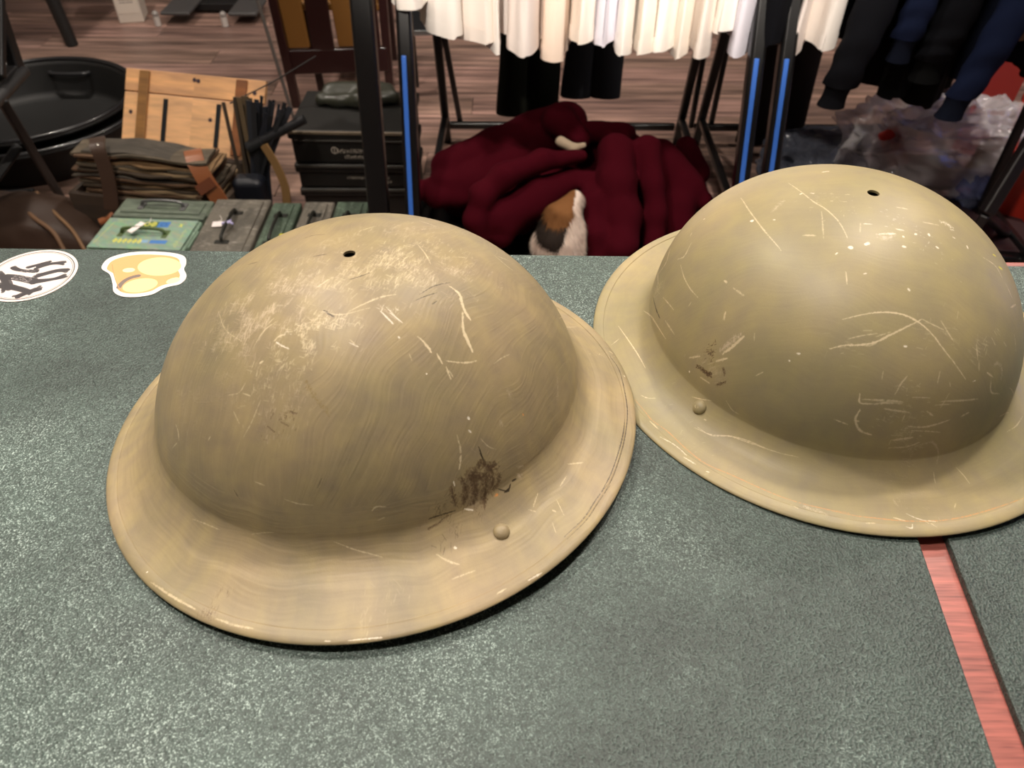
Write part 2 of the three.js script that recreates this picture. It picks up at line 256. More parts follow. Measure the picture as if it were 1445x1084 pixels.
function makeHelmet(label, pos, phi, tilt, q, paint, rivetAt, mats) {
  const t = thing('steel_helmet', label, 'helmet', pos);
  const nA = 224, rows = helmetRows(q, nA);
  const rho = [0.003]; for (let i = 1; i < rows.length; i++) { let s = 0; for (let k = 0; k < nA; k += 8) s += Math.hypot(rows[i][k][0] - rows[i - 1][k][0], rows[i][k][1] - rows[i - 1][k][1], rows[i][k][2] - rows[i - 1][k][2]); rho.push(rho[i - 1] + s / (nA / 8)); }
  const tot = rho[rho.length - 1], uvAt = (f, k) => { const a = k / nA * Math.PI * 2; return [0.5 + 0.5 * f * Math.cos(a), 0.5 - 0.5 * f * Math.sin(a)]; };
  // the pressing: outer skin, hole wall, inner skin
  const outer = ringsToGeo(rows, (i, k) => uvAt(rho[i] / tot, k));
  const nrm = outer.attributes.normal, inner = rows.map((r, i) => r.map((p, k) => { const j = i * (nA + 1) + k, d = 0.0013; return [p[0] - nrm.getX(j) * d, p[1] - nrm.getY(j) * d, p[2] - nrm.getZ(j) * d]; }));
  const innerGeo = ringsToGeo(inner, (i, k) => uvAt(rho[i] / tot, k), true);
  const wall = ringsToGeo([inner[0], rows[0]], (i, k) => uvAt(0.01, k));
  mesh('shell', merge([outer, wall]), mats.paint, t);
  mesh('inside', innerGeo, mats.inside, t);
  // the folded edge strip round the brim
  const last = rows.length - 1, strip = [];
  const at = (k, d) => { const a = rows[last][k], b = rows[last - 3][k], L = Math.hypot(a[0] - b[0], a[2] - b[2]); return [a[0] + (a[0] - b[0]) / L * d, a[1] + (b[1] - a[1]) / L * -d, a[2] + (a[2] - b[2]) / L * d]; };
  const prof = [[-0.0058, -0.0004], [-0.0056, 0.00035], [-0.005, 0.0006], [-0.002, 0.0006], [0.0002, 0.0003], [0.0012, -0.0005], [0.0013, -0.0011], [0.0006, -0.002], [-0.001, -0.0024], [-0.005, -0.0021], [-0.0055, -0.0012]];
  for (const [d, h] of prof) { const r = []; for (let k = 0; k < nA; k++) { const p = at(k, d); r.push([p[0], p[1] + h, p[2]]); } strip.push(r); }
  mesh('rim_strip', ringsToGeo(strip, (i, k) => uvAt((tot + prof[i][0]) / tot * 0.998, k)), mats.paint, t);
  // rivets that hold the chin strap, each side of the brim
  for (const [deg, rad] of rivetAt) {
    const k = Math.round(deg / 360 * nA) % nA; let i = 60; while (i < last && Math.hypot(rows[i][k][0], rows[i][k][2]) < rad) i++;
    const j = i * (nA + 1) + k, n = new THREE.Vector3(nrm.getX(j), nrm.getY(j), nrm.getZ(j)), g = new THREE.SphereGeometry(0.0043, 24, 12, 0, 6.2832, 0, 1.45);
    g.scale(1, 0.72, 1); const u = g.attributes.uv, c = uvAt(rho[i] / tot, k); for (let v = 0; v < u.count; v++) u.setXY(v, c[0] + u.getX(v) * 0.02, c[1] + u.getY(v) * 0.02);
    g.applyQuaternion(new THREE.Quaternion().setFromUnitVectors(new THREE.Vector3(0, 1, 0), n)); g.translate(...rows[i][k]);
    mesh('rivet', g, mats.paint, t);
  }
  const nUp = new THREE.Vector3(-tilt[0], 1, -tilt[1]).normalize();
  t.quaternion.setFromUnitVectors(new THREE.Vector3(0, 1, 0), nUp).multiply(new THREE.Quaternion().setFromAxisAngle(new THREE.Vector3(0, 1, 0), -phi));
  return t;
}
const WEAR_LEFT = 'l 1.74 .75 590,608 597,622 594,640 594,655 596,664;l 1.72 .7 590,649 580,676 580,692 581,708;l 1.33 .7 520,669 526,686 527,694;l 1.01 .7 533,698 535,712;l 1.03 .6 541,710 558,717 572,720 583,720;l 1.01 .6 538,717 538,734;l 0.67 .5 540,722 542,733;p 1.00 .6 495,608 501,627 509,643;w 1.00 .7 493,618 499,641;w 0.67 .7 502,625 510,644;w 0.67 .6 501,614 506,634;l 1.01 .5 461,601 481,599 501,598 520,601;d 0.52 .6 535,619 551,616 569,614;d 0.53 .6 546,611 569,603 593,601;d 0.68 .5 480,552 495,553 506,552;d 0.69 .5 555,630 563,627;l 0.71 .5 584,516 584,545 582,564;l 0.79 .5 701,531 712,551 723,562;l 0.80 .5 709,532 735,530;l 0.74 .4 622,553 640,553;l 0.75 .4 529,454 555,448;l 0.78 .4 622,437 641,466;l 0.71 .45 606,729 622,723 638,719;l 0.66 .4 501,686 500,695;l 0.65 .5 445,638 450,652;w 0.99 .6 498,660 498,662;w 0.66 .8 510,717 511,718;d 0.70 .5 461,481 476,486;d 0.99 .7 436,584 439,592 442,599;d 0.73 .4 386,413 399,425;d 0.74 .35 465,423 478,424 490,434;d 0.73 .3 335,432 363,432;l 0.99 .6 369,587 376,585 383,588;w 0.98 .7 370,590 374,600 379,609;w 0.65 .6 443,642 450,652;l 0.66 .5 434,584 449,600 484,608;l 0.68 .5 442,544 466,537;l 0.66 .45 341,577 365,564 384,563;l 0.67 .4 367,560 382,556;l 0.99 .6 340,601 346,602;l 0.67 .4 325,474 323,520 334,555;l 0.66 .45 284,605 299,614 312,610;l 0.66 .5 302,618 309,629;l 0.66 .4 279,628 277,647;l 0.65 .4 271,665 294,657 318,643;l 1.05 .5 185,551 182,564 175,574;l 0.71 .5 152,563 168,571;l 0.68 .5 223,626 229,625;l 0.66 .5 249,719 258,732;l 0.66 .4 270,763 284,780 302,795;g 1.94 .35 378,659 376,674 379,694 382,712;b 0.65 .45 308,677 312,690;b 0.97 .4 343,680 348,688;b 0.65 .4 326,684 332,695;d 0.66 .3 320,780 334,772;d 0.68 .3 212,702 210,719;l 1.37 .55 521,804 520,822 515,838 509,849;b 3.13 .5 522,868 533,860 549,852;b 3.53 .5 546,851 558,861 573,863;b 3.51 .5 522,861 536,871 551,871;b 3.14 .5 510,863 512,881 502,897;b 3.53 .5 528,870 527,887 518,906;b 3.56 .5 551,871 544,895 537,912;b 3.20 .5 558,861 561,879 556,895;b 2.44 .5 491,867 489,881 490,897;b 2.51 .5 574,878 569,891 559,897;d 1.04 .7 548,829 549,840 551,850;d 1.09 .8 568,898 587,905 595,898;d 1.09 .8 580,906 591,902;d 1.09 .8 599,895 608,893;p 1.46 .7 614,877 627,877;p 1.83 .5 612,888 620,892;o 1.43 .9 561,906 567,905;o 1.08 .9 637,804 638,806;w 1.06 .9 502,906 516,912;w 1.03 .8 496,861 496,867;w 1.36 .8 544,788 545,790;w 1.03 .7 540,804 542,808;d 1.05 .5 442,896 463,899 487,903;l 0.70 .5 554,820 564,834 575,841;l 1.00 .4 370,845 378,843 391,850;l 0.67 .4 371,861 382,862;p 2.11 .3 594,804 594,815;p 2.83 .2 619,767 620,782;l 0.74 .5 622,928 643,913;l 0.73 .5 669,924 667,941;l 0.72 .5 611,929 623,933;l 0.75 .4 689,907 710,895;l 1.09 .4 651,934 657,936;b 1.05 .5 436,908 451,908 476,905;l 1.02 .4 434,935 450,948 463,955;w 1.04 .6 464,938 469,940;l 0.68 .4 443,963 483,967;l 0.72 .4 641,947 637,959;d 0.57 .4 646,965 697,947 736,926 774,905;w 1.03 .5 553,995 580,993;w 0.97 .5 297,956 316,965;l 1.02 .4 498,993 517,992;l 1.34 .4 35,676 59,724 85,768;l 1.31 .4 108,801 131,829 153,850;w 0.64 .6 239,925 247,930;w 0.65 .6 270,943 291,953 315,964;l 0.68 .5 295,853 317,876 353,904;l 0.68 .4 185,763 222,788;l 0.70 .35 105,658 140,715;w 0.70 .6 32,655 34,656;d 0.60 .7 977,609 968,653 936,722 907,771 857,831 797,886 756,915;l 0.77 .4 725,879 756,875;w 0.88 .6 967,670 966,674;l 0.90 .5 985,591 987,600;l 0.94 .45 813,623 970,503;p 1.92 .25 736,751 728,788';
const WEAR_RIGHT = 'l 0.75 .6 399,538 429,553 460,566 480,570 505,578 521,586 534,594;l 0.77 .6 355,585 395,614 440,639 483,656;w 1.86 .8 545,603 547,602;w 1.62 .8 411,630 413,630;p 2.02 .3 426,601 424,579;p 1.61 .3 426,606 426,592;l 1.14 .4 490,623 502,615;l 1.19 .6 439,724 449,726;l 1.16 .4 460,728 483,730;l 0.79 .5 475,770 470,760;l 1.83 .35 247,665 265,701 243,713;l 1.29 .4 312,704 328,701 327,676;l 0.87 .4 311,662 308,654;l 0.82 .5 330,715 356,735 383,750 409,759;l 0.85 .5 309,768 361,787;l 1.35 .4 205,687 264,739;d 1.32 .5 247,758 288,787 317,804;l 0.87 .5 205,776 275,803 336,828;l 0.82 .4 397,775 399,769;w 1.26 .6 416,486 421,477;w 0.81 .6 434,560 435,557;w 0.80 .5 443,551 448,550;w 0.79 .6 438,619 441,618;w 0.87 .6 314,628 316,627;l 0.73 .4 566,632 578,643;w 1.86 .85 546,602 547,602;w 1.87 .8 555,586 556,582;p 2.61 .5 556,563 566,559 567,546;w 1.13 .5 555,561 567,544;w 2.28 .8 585,463 592,457 602,459;w 1.48 .7 585,552 588,550;w 1.12 .7 590,504 593,506;w 1.12 .6 582,523 582,520;w 1.11 .6 609,512 612,511;w 1.12 .6 575,539 577,539;w 1.13 .6 627,460 631,463;w 0.75 .6 609,472 612,470;w 0.76 .6 531,562 539,554;w 0.75 .5 562,537 570,530;l 0.77 .6 536,502 547,491;l 0.76 .5 573,494 587,475;y 1.55 .8 650,408 653,399;y 1.54 .8 669,415 672,406;l 0.76 .6 649,444 667,424 683,424;l 0.76 .5 691,422 711,419;l 1.14 .5 721,438 721,412;w 0.73 .7 582,619 584,616;w 1.09 .5 630,590 633,590;l 0.73 .35 565,632 578,643;l 0.76 .4 538,576 528,563;l 0.76 .35 480,577 513,613;w 0.75 .6 540,622 540,619;l 0.89 .7 193,836 242,857 290,877 338,898;l 0.87 .6 208,777 277,802 330,825 354,835;p 3.09 .55 495,808 503,792 512,772;l 1.93 .6 500,811 510,793 517,774;l 1.58 .5 493,827 511,812;b 2.01 .8 460,850 484,850 498,848;b 1.62 .7 475,849 493,853;b 1.59 .6 514,856 528,842;b 1.58 .5 519,834 511,827;l 1.63 .5 436,846 460,834;l 1.22 .5 474,863 498,862;l 0.82 .6 472,900 491,895 514,886;w 1.26 .7 444,866 446,866;l 0.79 .5 521,937 554,928 584,909 613,897 648,882;l 0.86 .5 385,949 401,946 413,938;l 0.76 .5 566,806 572,795;l 0.74 .5 593,746 597,744;w 0.75 .6 591,760 593,760;l 0.82 .5 523,916 528,915;l 0.93 .4 231,888 227,864;l 1.18 .4 473,770 470,760;l 0.77 .4 534,770 527,761;l 1.27 .35 340,806 382,823;l 0.91 .75 606,678 618,657 630,639 640,627 652,616 668,607 688,600 714,595 743,586 766,578;l 1.08 .7 621,714 630,699 643,684 653,669 659,647 664,625 669,600;l 0.72 .5 669,600 683,591 695,582;l 0.72 .5 646,682 654,672 656,661;l 0.72 .45 628,690 637,674 648,657;l 0.72 .45 649,663 653,653 657,643;l 0.72 .5 684,579 702,578 715,576;l 1.09 .6 692,719 702,726 717,711;l 1.09 .5 700,722 715,705 730,687 740,676;l 1.45 .45 717,711 727,695 742,677;l 1.09 .45 731,703 743,691 759,673;l 1.48 .6 710,730 719,744 738,746 755,735;l 1.11 .5 718,746 724,741;l 0.74 .6 697,768 708,762 718,756;l 1.08 .5 724,681 717,668 714,656;l 0.73 .4 764,688 758,681;l 0.72 .5 742,662 758,639;l 1.11 .5 771,627 789,593 804,559;l 0.73 .4 772,635 785,610;l 1.11 .5 775,684 792,661 802,635 807,615;l 0.74 .5 785,681 818,634;l 1.11 .5 813,595 815,579;l 1.10 .5 773,649 786,641;l 1.48 .4 782,712 792,693 799,679;l 1.12 .35 792,720 809,691 814,670;p 1.14 .5 813,700 819,670 827,650 841,641 860,635;l 0.72 .5 747,622 735,612;l 0.72 .4 762,605 756,604;p 1.49 .6 773,517 775,507 786,499 802,503;l 1.11 .5 775,537 788,523;l 1.13 .4 787,528 806,529 820,503;l 0.81 .5 823,468 868,377;l 1.09 .35 734,543 753,549;l 1.09 .35 754,547 767,551;l 0.73 .4 739,511 751,507;l 1.21 .4 866,477 881,402;l 0.76 .4 753,448 778,447;w 1.07 .7 681,640 683,637;w 0.73 .6 775,566 776,561;w 1.11 .6 593,747 597,744;l 0.72 .4 696,686 689,679;l 0.73 .4 781,629 769,609;l 0.82 .35 904,440 904,402 897,364;l 0.78 .5 524,933 557,928 585,908 619,892 649,881 677,867 706,848;o 0.75 .5 385,963 426,971 448,975 489,973 543,975 589,971 642,952 687,935 725,918 772,889 823,846;l 1.67 .5 446,980 472,981;w 0.81 .5 490,992 526,986 555,986;w 0.80 .5 553,991 580,986;w 0.79 .6 603,982 608,980;p 1.87 .4 763,899 801,882;l 0.76 .5 746,918 760,913;l 0.80 .35 542,868 561,874 576,872;o 0.76 .55 771,889 802,866 831,842 857,815 883,786 906,755 927,721 945,682 961,637 972,599 983,557;l 1.11 .5 874,790 889,778;w 0.74 .5 884,765 903,754 923,732;w 0.74 .5 895,789 902,783 900,774;l 0.74 .5 908,750 926,745;l 0.76 .6 895,611 910,609 923,613;l 0.76 .5 877,659 889,671;p 1.15 .4 826,649 842,641 862,636 872,646;p 1.50 .3 860,764 870,765;l 0.75 .4 929,684 926,672;p 1.50 .35 779,887 802,879;l 0.74 .4 850,841 861,826';
const insideMat = std(0x2b271f, 0.8);
{
  const P = [['p', 365, 538, 85, 70, 1500, 0.5, 9], ['l', 410, 614, 60, 38, 900, 0.6, 6], ['l', 537, 547, 110, 62, 1500, 0.42, 8], ['p', 594, 594, 80, 50, 800, 0.36, 8], ['p', 439, 520, 110, 80, 1000, 0.3, 7], ['p', 322, 537, 70, 80, 500, 0.22, 9], ['l', 335, 627, 70, 45, 280, 0.35, 6], ['p', 332, 680, 55, 40, 260, 0.35, 5], ['b', 323, 684, 30, 22, 90, 0.4, 4], ['w', 497, 624, 22, 12, 60, 0.55, 5], ['w', 382, 593, 16, 9, 70, 0.6, 3], ['p', 550, 469, 130, 30, 500, 0.3, 8], ['p', 523, 579, 150, 90, 900, 0.22, 7], ['p', 241, 560, 60, 90, 300, 0.2, 8], ['d', 682, 867, 60, 60, 60, 0.15, 6], ['l', 219, 533, 60, 60, 60, 0.25, 5], ['p', 544, 881, 40, 60, 130, 0.25, 9], ['b', 527, 886, 50, 40, 900, 0.3, 9], ['d', 461, 907, 44, 34, 300, 0.3, 6], ['b', 104, 788, 40, 14, 160, 0.3, 6], ['l', 300, 951, 90, 30, 160, 0.22, 6], ['l', 964, 611, 120, 12, 120, 0.28, 5]];
  const tx = helmetPaint([153, 137, 105], WEAR_LEFT, P, 11, 1);
  const paint = phy(0xffffff, 0.46, { map: tx.map, bumpMap: tx.bump, bumpScale: 0.00035, specularIntensity: 0.75 });
  makeHelmet('khaki brown steel helmet with scuffed dome and dark chipped patch, nearer of the two', [-0.0783, CT + 0.006, -0.3184], -0.5317, [0.0257, 0.0133], QOFF(-0.5317, [0.1243, 0.1169, 2.0715, 1.6008, -0.0036, -0.0139]), null, [[82.8, 0.1165], [262, 0.128]], { paint, inside: insideMat });
}
{
  const P = [['l', 468, 556, 70, 40, 90, 0.5, 3], ['w', 572, 521, 90, 25, 60, 0.5, 3], ['l', 745, 676, 40, 50, 60, 0.5, 4], ['l', 785, 689, 70, 30, 220, 0.4, 7], ['p', 484, 845, 60, 15, 130, 0.35, 8], ['b', 486, 820, 24, 18, 130, 0.7, 4], ['l', 270, 751, 35, 25, 150, 0.5, 5], ['l', 742, 518, 18, 45, 120, 0.45, 8], ['l', 697, 591, 40, 40, 90, 0.4, 8], ['l', 630, 693, 30, 40, 40, 0.35, 8], ['l', 521, 970, 180, 110, 160, 0.25, 5], ['l', 878, 731, 80, 40, 60, 0.25, 4]];
  const tx = helmetPaint([158, 145, 110], WEAR_RIGHT, P, 29, 0.35);
  const paint = phy(0xffffff, 0.44, { map: tx.map, bumpMap: tx.bump, bumpScale: 0.00025, specularIntensity: 0.75 });
  makeHelmet('olive khaki steel helmet with long curved scratches, cut by the right edge of the photo', [0.2031, CT + 0.006, -0.3858], 0.9377, [0.0272, -0.0162], QOFF(0.9377, [0.113, 0.1032, 2.1655, 2.2193, -0.0066, 0.0051]), null, [[90, 0.115], [270, 0.118]], { paint, inside: insideMat });
}
function QOFF(ph, q) { const [a, b, n, m, ox, oz] = q; return [a, b, n, m, ox * Math.cos(ph) + oz * Math.sin(ph), -ox * Math.sin(ph) + oz * Math.cos(ph)]; }

// ------------------------------------------------------------------ stickers on the counter
{
  const S = 512, c = canvasOf(S, S), x = c.getContext('2d'), r = rng(8);
  x.fillStyle = '#e6d8d2'; x.fillRect(0, 0, S, S); x.strokeStyle = '#2e2a2c'; x.lineWidth = 5; x.beginPath(); x.arc(S / 2, S / 2, 236, 0, 6.3); x.stroke(); x.lineWidth = 2; x.beginPath(); x.arc(S / 2, S / 2, 226, 0, 6.3); x.stroke();
  x.fillStyle = x.strokeStyle = '#3a3638'; x.lineCap = 'round';
  const strokes = [[46, 230, 190, 290, 110, 350, 95], [40, 300, 250, 370, 150, 420, 150], [60, 150, 330, 240, 290, 330, 300], [56, 170, 400, 280, 380, 390, 390], [60, 90, 320, 180, 350, 230, 420], [40, 340, 290, 410, 260, 450, 200], [46, 400, 340, 380, 400, 340, 440], [36, 110, 240, 190, 250, 260, 220], [34, 190, 200, 230, 150, 260, 120]];
  for (const [w, ...p] of strokes) for (let k = 0; k < 7; k++) { x.lineWidth = w * (0.2 + 0.5 * r()); x.globalAlpha = 0.85; const o = () => (r() - 0.5) * w * 0.7; x.beginPath(); x.moveTo(p[0] + o(), p[1] + o()); x.quadraticCurveTo(p[2] + o(), p[3] + o(), p[4] + o(), p[5] + o()); x.stroke(); }
  x.globalAlpha = 0.5; x.strokeStyle = '#f1e3dd'; for (let k = 0; k < 150; k++) { x.lineWidth = 1 + 2 * r(); const a = 230 + 120 * (r() - 0.5), b = 270 + 110 * (r() - 0.5); x.beginPath(); x.moveTo(a, b); x.lineTo(a + 20 * r(), b + 16 * (r() - 0.5)); x.stroke(); }
  const g = new THREE.CylinderGeometry(0.0322, 0.0322, 0.0004, 64); const p = g.attributes.position, u = g.attributes.uv; for (let i = 0; i < p.count; i++) u.setXY(i, 0.5 + p.getX(i) / 0.0644, 0.5 - p.getZ(i) / 0.0644);
  const m = mesh('round_sticker', g, std(0xffffff, 0.45, { map: texOf(c) })); m.position.set(-0.3535, CT + 0.0003, -0.4612); m.rotation.y = -0.35;
  tag(m, 'round white sticker with worn black brush marks on the green counter top', 'sticker');
}
{
  const out = [[-0.306, -0.474], [-0.3045, -0.483], [-0.291, -0.491], [-0.26, -0.491], [-0.2485, -0.486], [-0.2445, -0.477], [-0.244, -0.4705], [-0.2395, -0.462], [-0.239, -0.456], [-0.2415, -0.451], [-0.2475, -0.4485], [-0.2515, -0.4455], [-0.256, -0.4395], [-0.263, -0.4365], [-0.271, -0.4355], [-0.279, -0.437], [-0.285, -0.4415], [-0.29, -0.452], [-0.2965, -0.463], [-0.3045, -0.4695]];
  const sh = new THREE.CatmullRomCurve3(out.map(p => new THREE.Vector3(p[0], 0, p[1])), true).getPoints(120).slice(0, -1).map(p => [p.x, p.z]);
  const S = 512, c = canvasOf(S, S), x = c.getContext('2d'), X = v => (v + 0.308) / 0.072 * S, Y = v => (v + 0.494) / 0.072 * S;
  x.fillStyle = '#efe9e2'; x.fillRect(0, 0, S, S);
  const cx = -0.274, cz = -0.464, sc = 0.86; x.fillStyle = '#dca468'; x.beginPath(); sh.forEach((p, i) => x[i ? 'lineTo' : 'moveTo'](X(cx + (p[0] - cx) * sc), Y(cz + (p[1] - cz) * sc))); x.fill();
  const el = (a, b, ra, rbb, rot, f) => { x.fillStyle = f; x.beginPath(); x.ellipse(X(a), Y(b), ra / 0.072 * S, rbb / 0.072 * S, rot, 0, 6.3); x.fill(); };
  el(-0.263, -0.473, 0.0165, 0.0115, 0.2, '#ecdf98'); el(-0.269, -0.4495, 0.012, 0.0085, -0.2, '#ecdf98'); el(-0.284, -0.468, 0.0045, 0.0028, 0, '#f3e3b4'); el(-0.247, -0.4555, 0.005, 0.0035, -0.5, '#f6ecae');
  x.strokeStyle = '#77695f'; x.lineCap = 'round'; x.lineWidth = 26; x.beginPath(); x.moveTo(X(-0.2835), Y(-0.447)); x.quadraticCurveTo(X(-0.284), Y(-0.458), X(-0.2745), Y(-0.461)); x.stroke();
  x.strokeStyle = '#c98f57'; x.lineWidth = 4; x.beginPath(); x.moveTo(X(-0.299), Y(-0.475)); x.quadraticCurveTo(X(-0.29), Y(-0.455), X(-0.28), Y(-0.442)); x.stroke();
  const g = prism(sh, 0.0004), p = g.attributes.position, u = g.attributes.uv; for (let i = 0; i < p.count; i++) u.setXY(i, (p.getX(i) + 0.308) / 0.072, 1 - (p.getZ(i) + 0.494) / 0.072);
  const m = mesh('die_cut_sticker', g, std(0xffffff, 0.45, { map: texOf(c) })); m.position.y = CT + 0.0001;
  tag(m, 'die cut sticker with orange and pale yellow patches and white border on the counter', 'sticker');
}

// ------------------------------------------------------------------ ammunition cans in a row behind the counter
const scuffTex = (rgb, seed, amt = 1) => pixels(256, 256, (x, y) => { const a = fbm2(x / 40 + seed, y / 40, 4), s = Math.max(0, fbm2(x / 30 + seed * 3, y / 3, 3) - 0.22) * 2, v = 1 + 0.3 * amt * a; return rgb.map(c => cl(c * v + 70 * amt * s)); });
const steelGrey = std(0x777777, 0.4, { metalness: 0.7 });
function ammoCan(label, [x0, x1, z0, z1], h, mat, handleMat, along = 'z', turn = 0, group) {
  const w = x1 - x0, d = z1 - z0, t = thing('ammunition_can', label, 'ammo can', [(x0 + x1) / 2, 0, (z0 + z1) / 2], turn, group);
  mesh('body', merge([rb(w - 0.006, h - 0.02, d - 0.006, 0.008, 0, (h - 0.02) / 2, 0), rb(w - 0.002, 0.008, d - 0.002, 0.003, 0, h * 0.35, 0), rb(w - 0.002, 0.008, d - 0.002, 0.003, 0, h * 0.7, 0)]), mat, t);
  mesh('lid', merge([rb(w, 0.022, d, 0.005, 0, h - 0.011, 0), rb(w - 0.03, 0.006, d - 0.03, 0.003, 0, h + 0.001, 0)]), mat, t);
  const L = (along === 'z' ? d : w) * 0.46, y = h + 0.004, P = (u, v, q) => along === 'z' ? [q, v, u] : [u, v, q];
  const hd = mesh('handle', merge([tube([P(-L / 2, y, 0), P(-L / 2 + 0.004, y + 0.012, 0), P(-L / 2 + 0.02, y + 0.016, 0), P(L / 2 - 0.02, y + 0.016, 0), P(L / 2 - 0.004, y + 0.012, 0), P(L / 2, y, 0)], 0.0042, 30, 8)]), handleMat, t);
  const bk = along === 'z' ? rb(0.034, 0.006, 0.014, 0.002) : rb(0.014, 0.006, 0.034, 0.002);
  for (const s of [-1, 1]) mesh('bracket', bk.clone().translate(...P(s * L / 2, y, 0)), handleMat, hd);
  mesh('latch', along === 'z' ? rb(w * 0.4, 0.06, 0.006, 0.002, 0, h - 0.035, d / 2) : rb(0.006, 0.06, d * 0.5, 0.002, w / 2, h - 0.035, 0), mat, t);
  return t;
}
const greyCan = std(0xffffff, 0.55, { map: scuffTex([92, 87, 78], 3) }), greenCan = std(0xffffff, 0.55, { map: scuffTex([66, 80, 66], 8) }), greyGreenCan = std(0xffffff, 0.55, { map: scuffTex([86, 96, 82], 5) }), darkHandle = std(0x24241f, 0.5, { metalness: 0.3 });
{
  const t = ammoCan('light green ammo can lying across the row, painted with yellow and blue lettering', [-1.005, -0.772, -1.655, -1.512], 0.205, std(0xffffff, 0.5, { map: scuffTex([112, 134, 116], 9) }), std(0x4b5c34, 0.5), 'x', -0.05);
  const S = 1024, c = canvasOf(S, 640), x = c.getContext('2d'), r = rng(14);
  x.fillStyle = '#7b9684'; x.fillRect(0, 0, S, 640);
  for (let k = 0; k < 500; k++) { x.fillStyle = `rgba(${90 + 100 * r()},${120 + 70 * r()},${95 + 70 * r()},.16)`; x.beginPath(); x.ellipse(S * r(), 640 * r(), 30 + 60 * r(), 8 + 22 * r(), r(), 0, 6.3); x.fill(); }
  x.fillStyle = '#43643a'; x.fillRect(430, 60, 170, 110); x.fillStyle = '#3f74b4'; x.fillRect(600, 55, 130, 120); x.fillRect(640, 450, 190, 70); x.fillStyle = '#7fa2c0'; x.fillRect(520, 450, 100, 60);
  x.strokeStyle = '#c9c65a'; x.lineWidth = 17; x.lineCap = 'round';
  const loop = (cx, cy, w, h) => { x.beginPath(); x.ellipse(cx, cy, w, h, 0, 0, 6.3); x.stroke(); };
  loop(400, 120, 26, 38); loop(475, 115, 26, 38); loop(550, 115, 26, 38); x.beginPath(); x.moveTo(550, 70); x.lineTo(550, 165); x.moveTo(400, 118); x.lineTo(425, 150); x.stroke(); x.strokeStyle = '#2f5f9c'; loop(665, 115, 30, 38);
  x.strokeStyle = '#c9c65a'; x.lineWidth = 13; for (let k = 0; k < 6; k++) { loop(250 + k * 55, 480 + 6 * (k % 2), 17, 30); x.beginPath(); x.moveTo(250 + k * 55, 440); x.lineTo(255 + k * 55, 525); x.stroke(); }
  x.beginPath(); x.moveTo(850, 90); x.lineTo(880, 150); x.moveTo(880, 95); x.lineTo(850, 145); x.stroke();
  x.strokeStyle = 'rgba(202,200,110,.7)'; x.lineWidth = 8; for (let k = 0; k < 14; k++) { x.beginPath(); x.moveTo(905 + 40 * r(), 200 + 28 * k); x.lineTo(950 + 20 * r(), 210 + 28 * k); x.stroke(); } x.beginPath(); x.moveTo(90, 90); x.lineTo(40, 560); x.stroke();
  const g = rb(0.222, 0.002, 0.13, 0.0009, 0, 0.2096, 0), p = g.attributes.position, u = g.attributes.uv; for (let i = 0; i < p.count; i++) u.setXY(i, 0.5 + p.getX(i) / 0.222, 0.5 - p.getZ(i) / 0.13);
  mesh('painted_plate', g, std(0xffffff, 0.5, { map: texOf(c) }), t);
}
ammoCan('narrow grey green ammo can lying across the row, directly behind the painted green one', [-1.0, -0.768, -1.752, -1.666], 0.205, greyGreenCan, steelGrey, 'x', -0.05);
ammoCan('wide brown grey ammo can right of the painted green one', [-0.763, -0.622, -1.757, -1.475], 0.205, greyCan, darkHandle);
ammoCan('dark green ammo can with small yellow marks, right of the wide brown grey one', [-0.614, -0.542, -1.742, -1.475], 0.205, greenCan, darkHandle);
ammoCan('narrow brown grey ammo can with white tag, second from the right end of the row', [-0.534, -0.457, -1.748, -1.475], 0.205, greyCan, darkHandle);
ammoCan('plain dark green ammo can at the right end of the row, against the black post', [-0.452, -0.368, -1.75, -1.475], 0.205, greenCan, darkHandle);
{
  const yel = std(0xc9c22a, 0.5), t = scene.children.filter(o => o.name.startsWith('ammunition_can'))[3];
  mesh('painted_mark', rb(0.012, 0.001, 0.02, 0.0004, 0.022, 0.2098, 0.03), yel, t); mesh('painted_mark', rb(0.016, 0.001, 0.012, 0.0004, 0.02, 0.2098, 0.062), yel, t);
  const tagMat = std(0xf4e9e6, 0.5), lilac = std(0xb9b3dc, 0.5);
  const priceTag = (label, x, y, z, w, l, turn, tilt) => { const t = thing('price_tag', label, 'tag', [x, y, z], turn); const g = rb(w, 0.0012, l, 0.0005); g.rotateX(tilt); mesh('card', g, tagMat, t); mesh('string', tube([[0, 0, -l / 2], [0.006, -0.002, -l / 2 - 0.012], [0.002, 0.004, -l / 2 - 0.022]], 0.0008, 12, 6), std(0xd8d0c8, 0.7), t); return t; };
  priceTag('slim white price tag tied to the handle of the painted green can', -0.9, 0.229, -1.582, 0.016, 0.042, -0.55, 0.1);
  priceTag('square white price tag on the wide brown grey ammo can', -0.723, 0.2125, -1.625, 0.024, 0.022, 0.1, 0.02);
  priceTag('white price tag on the narrow brown grey can, just showing above the helmet dome', -0.5, 0.2125, -1.605, 0.03, 0.024, 0.2, 0.02);
  const tw = mesh('twist_tie', merge([tube([[-0.014, 0, 0.003], [0, 0.003, 0], [0.014, 0.001, 0.004]], 0.003, 12, 6), tube([[-0.004, 0, 0.01], [0.002, 0.003, 0], [0.004, 0.001, -0.01]], 0.003, 12, 6)]), lilac); tw.position.set(-0.69, 0.225, -1.61); tag(tw, 'small lilac twist of ribbon on the handle of the wide brown grey can', 'ribbon');
}

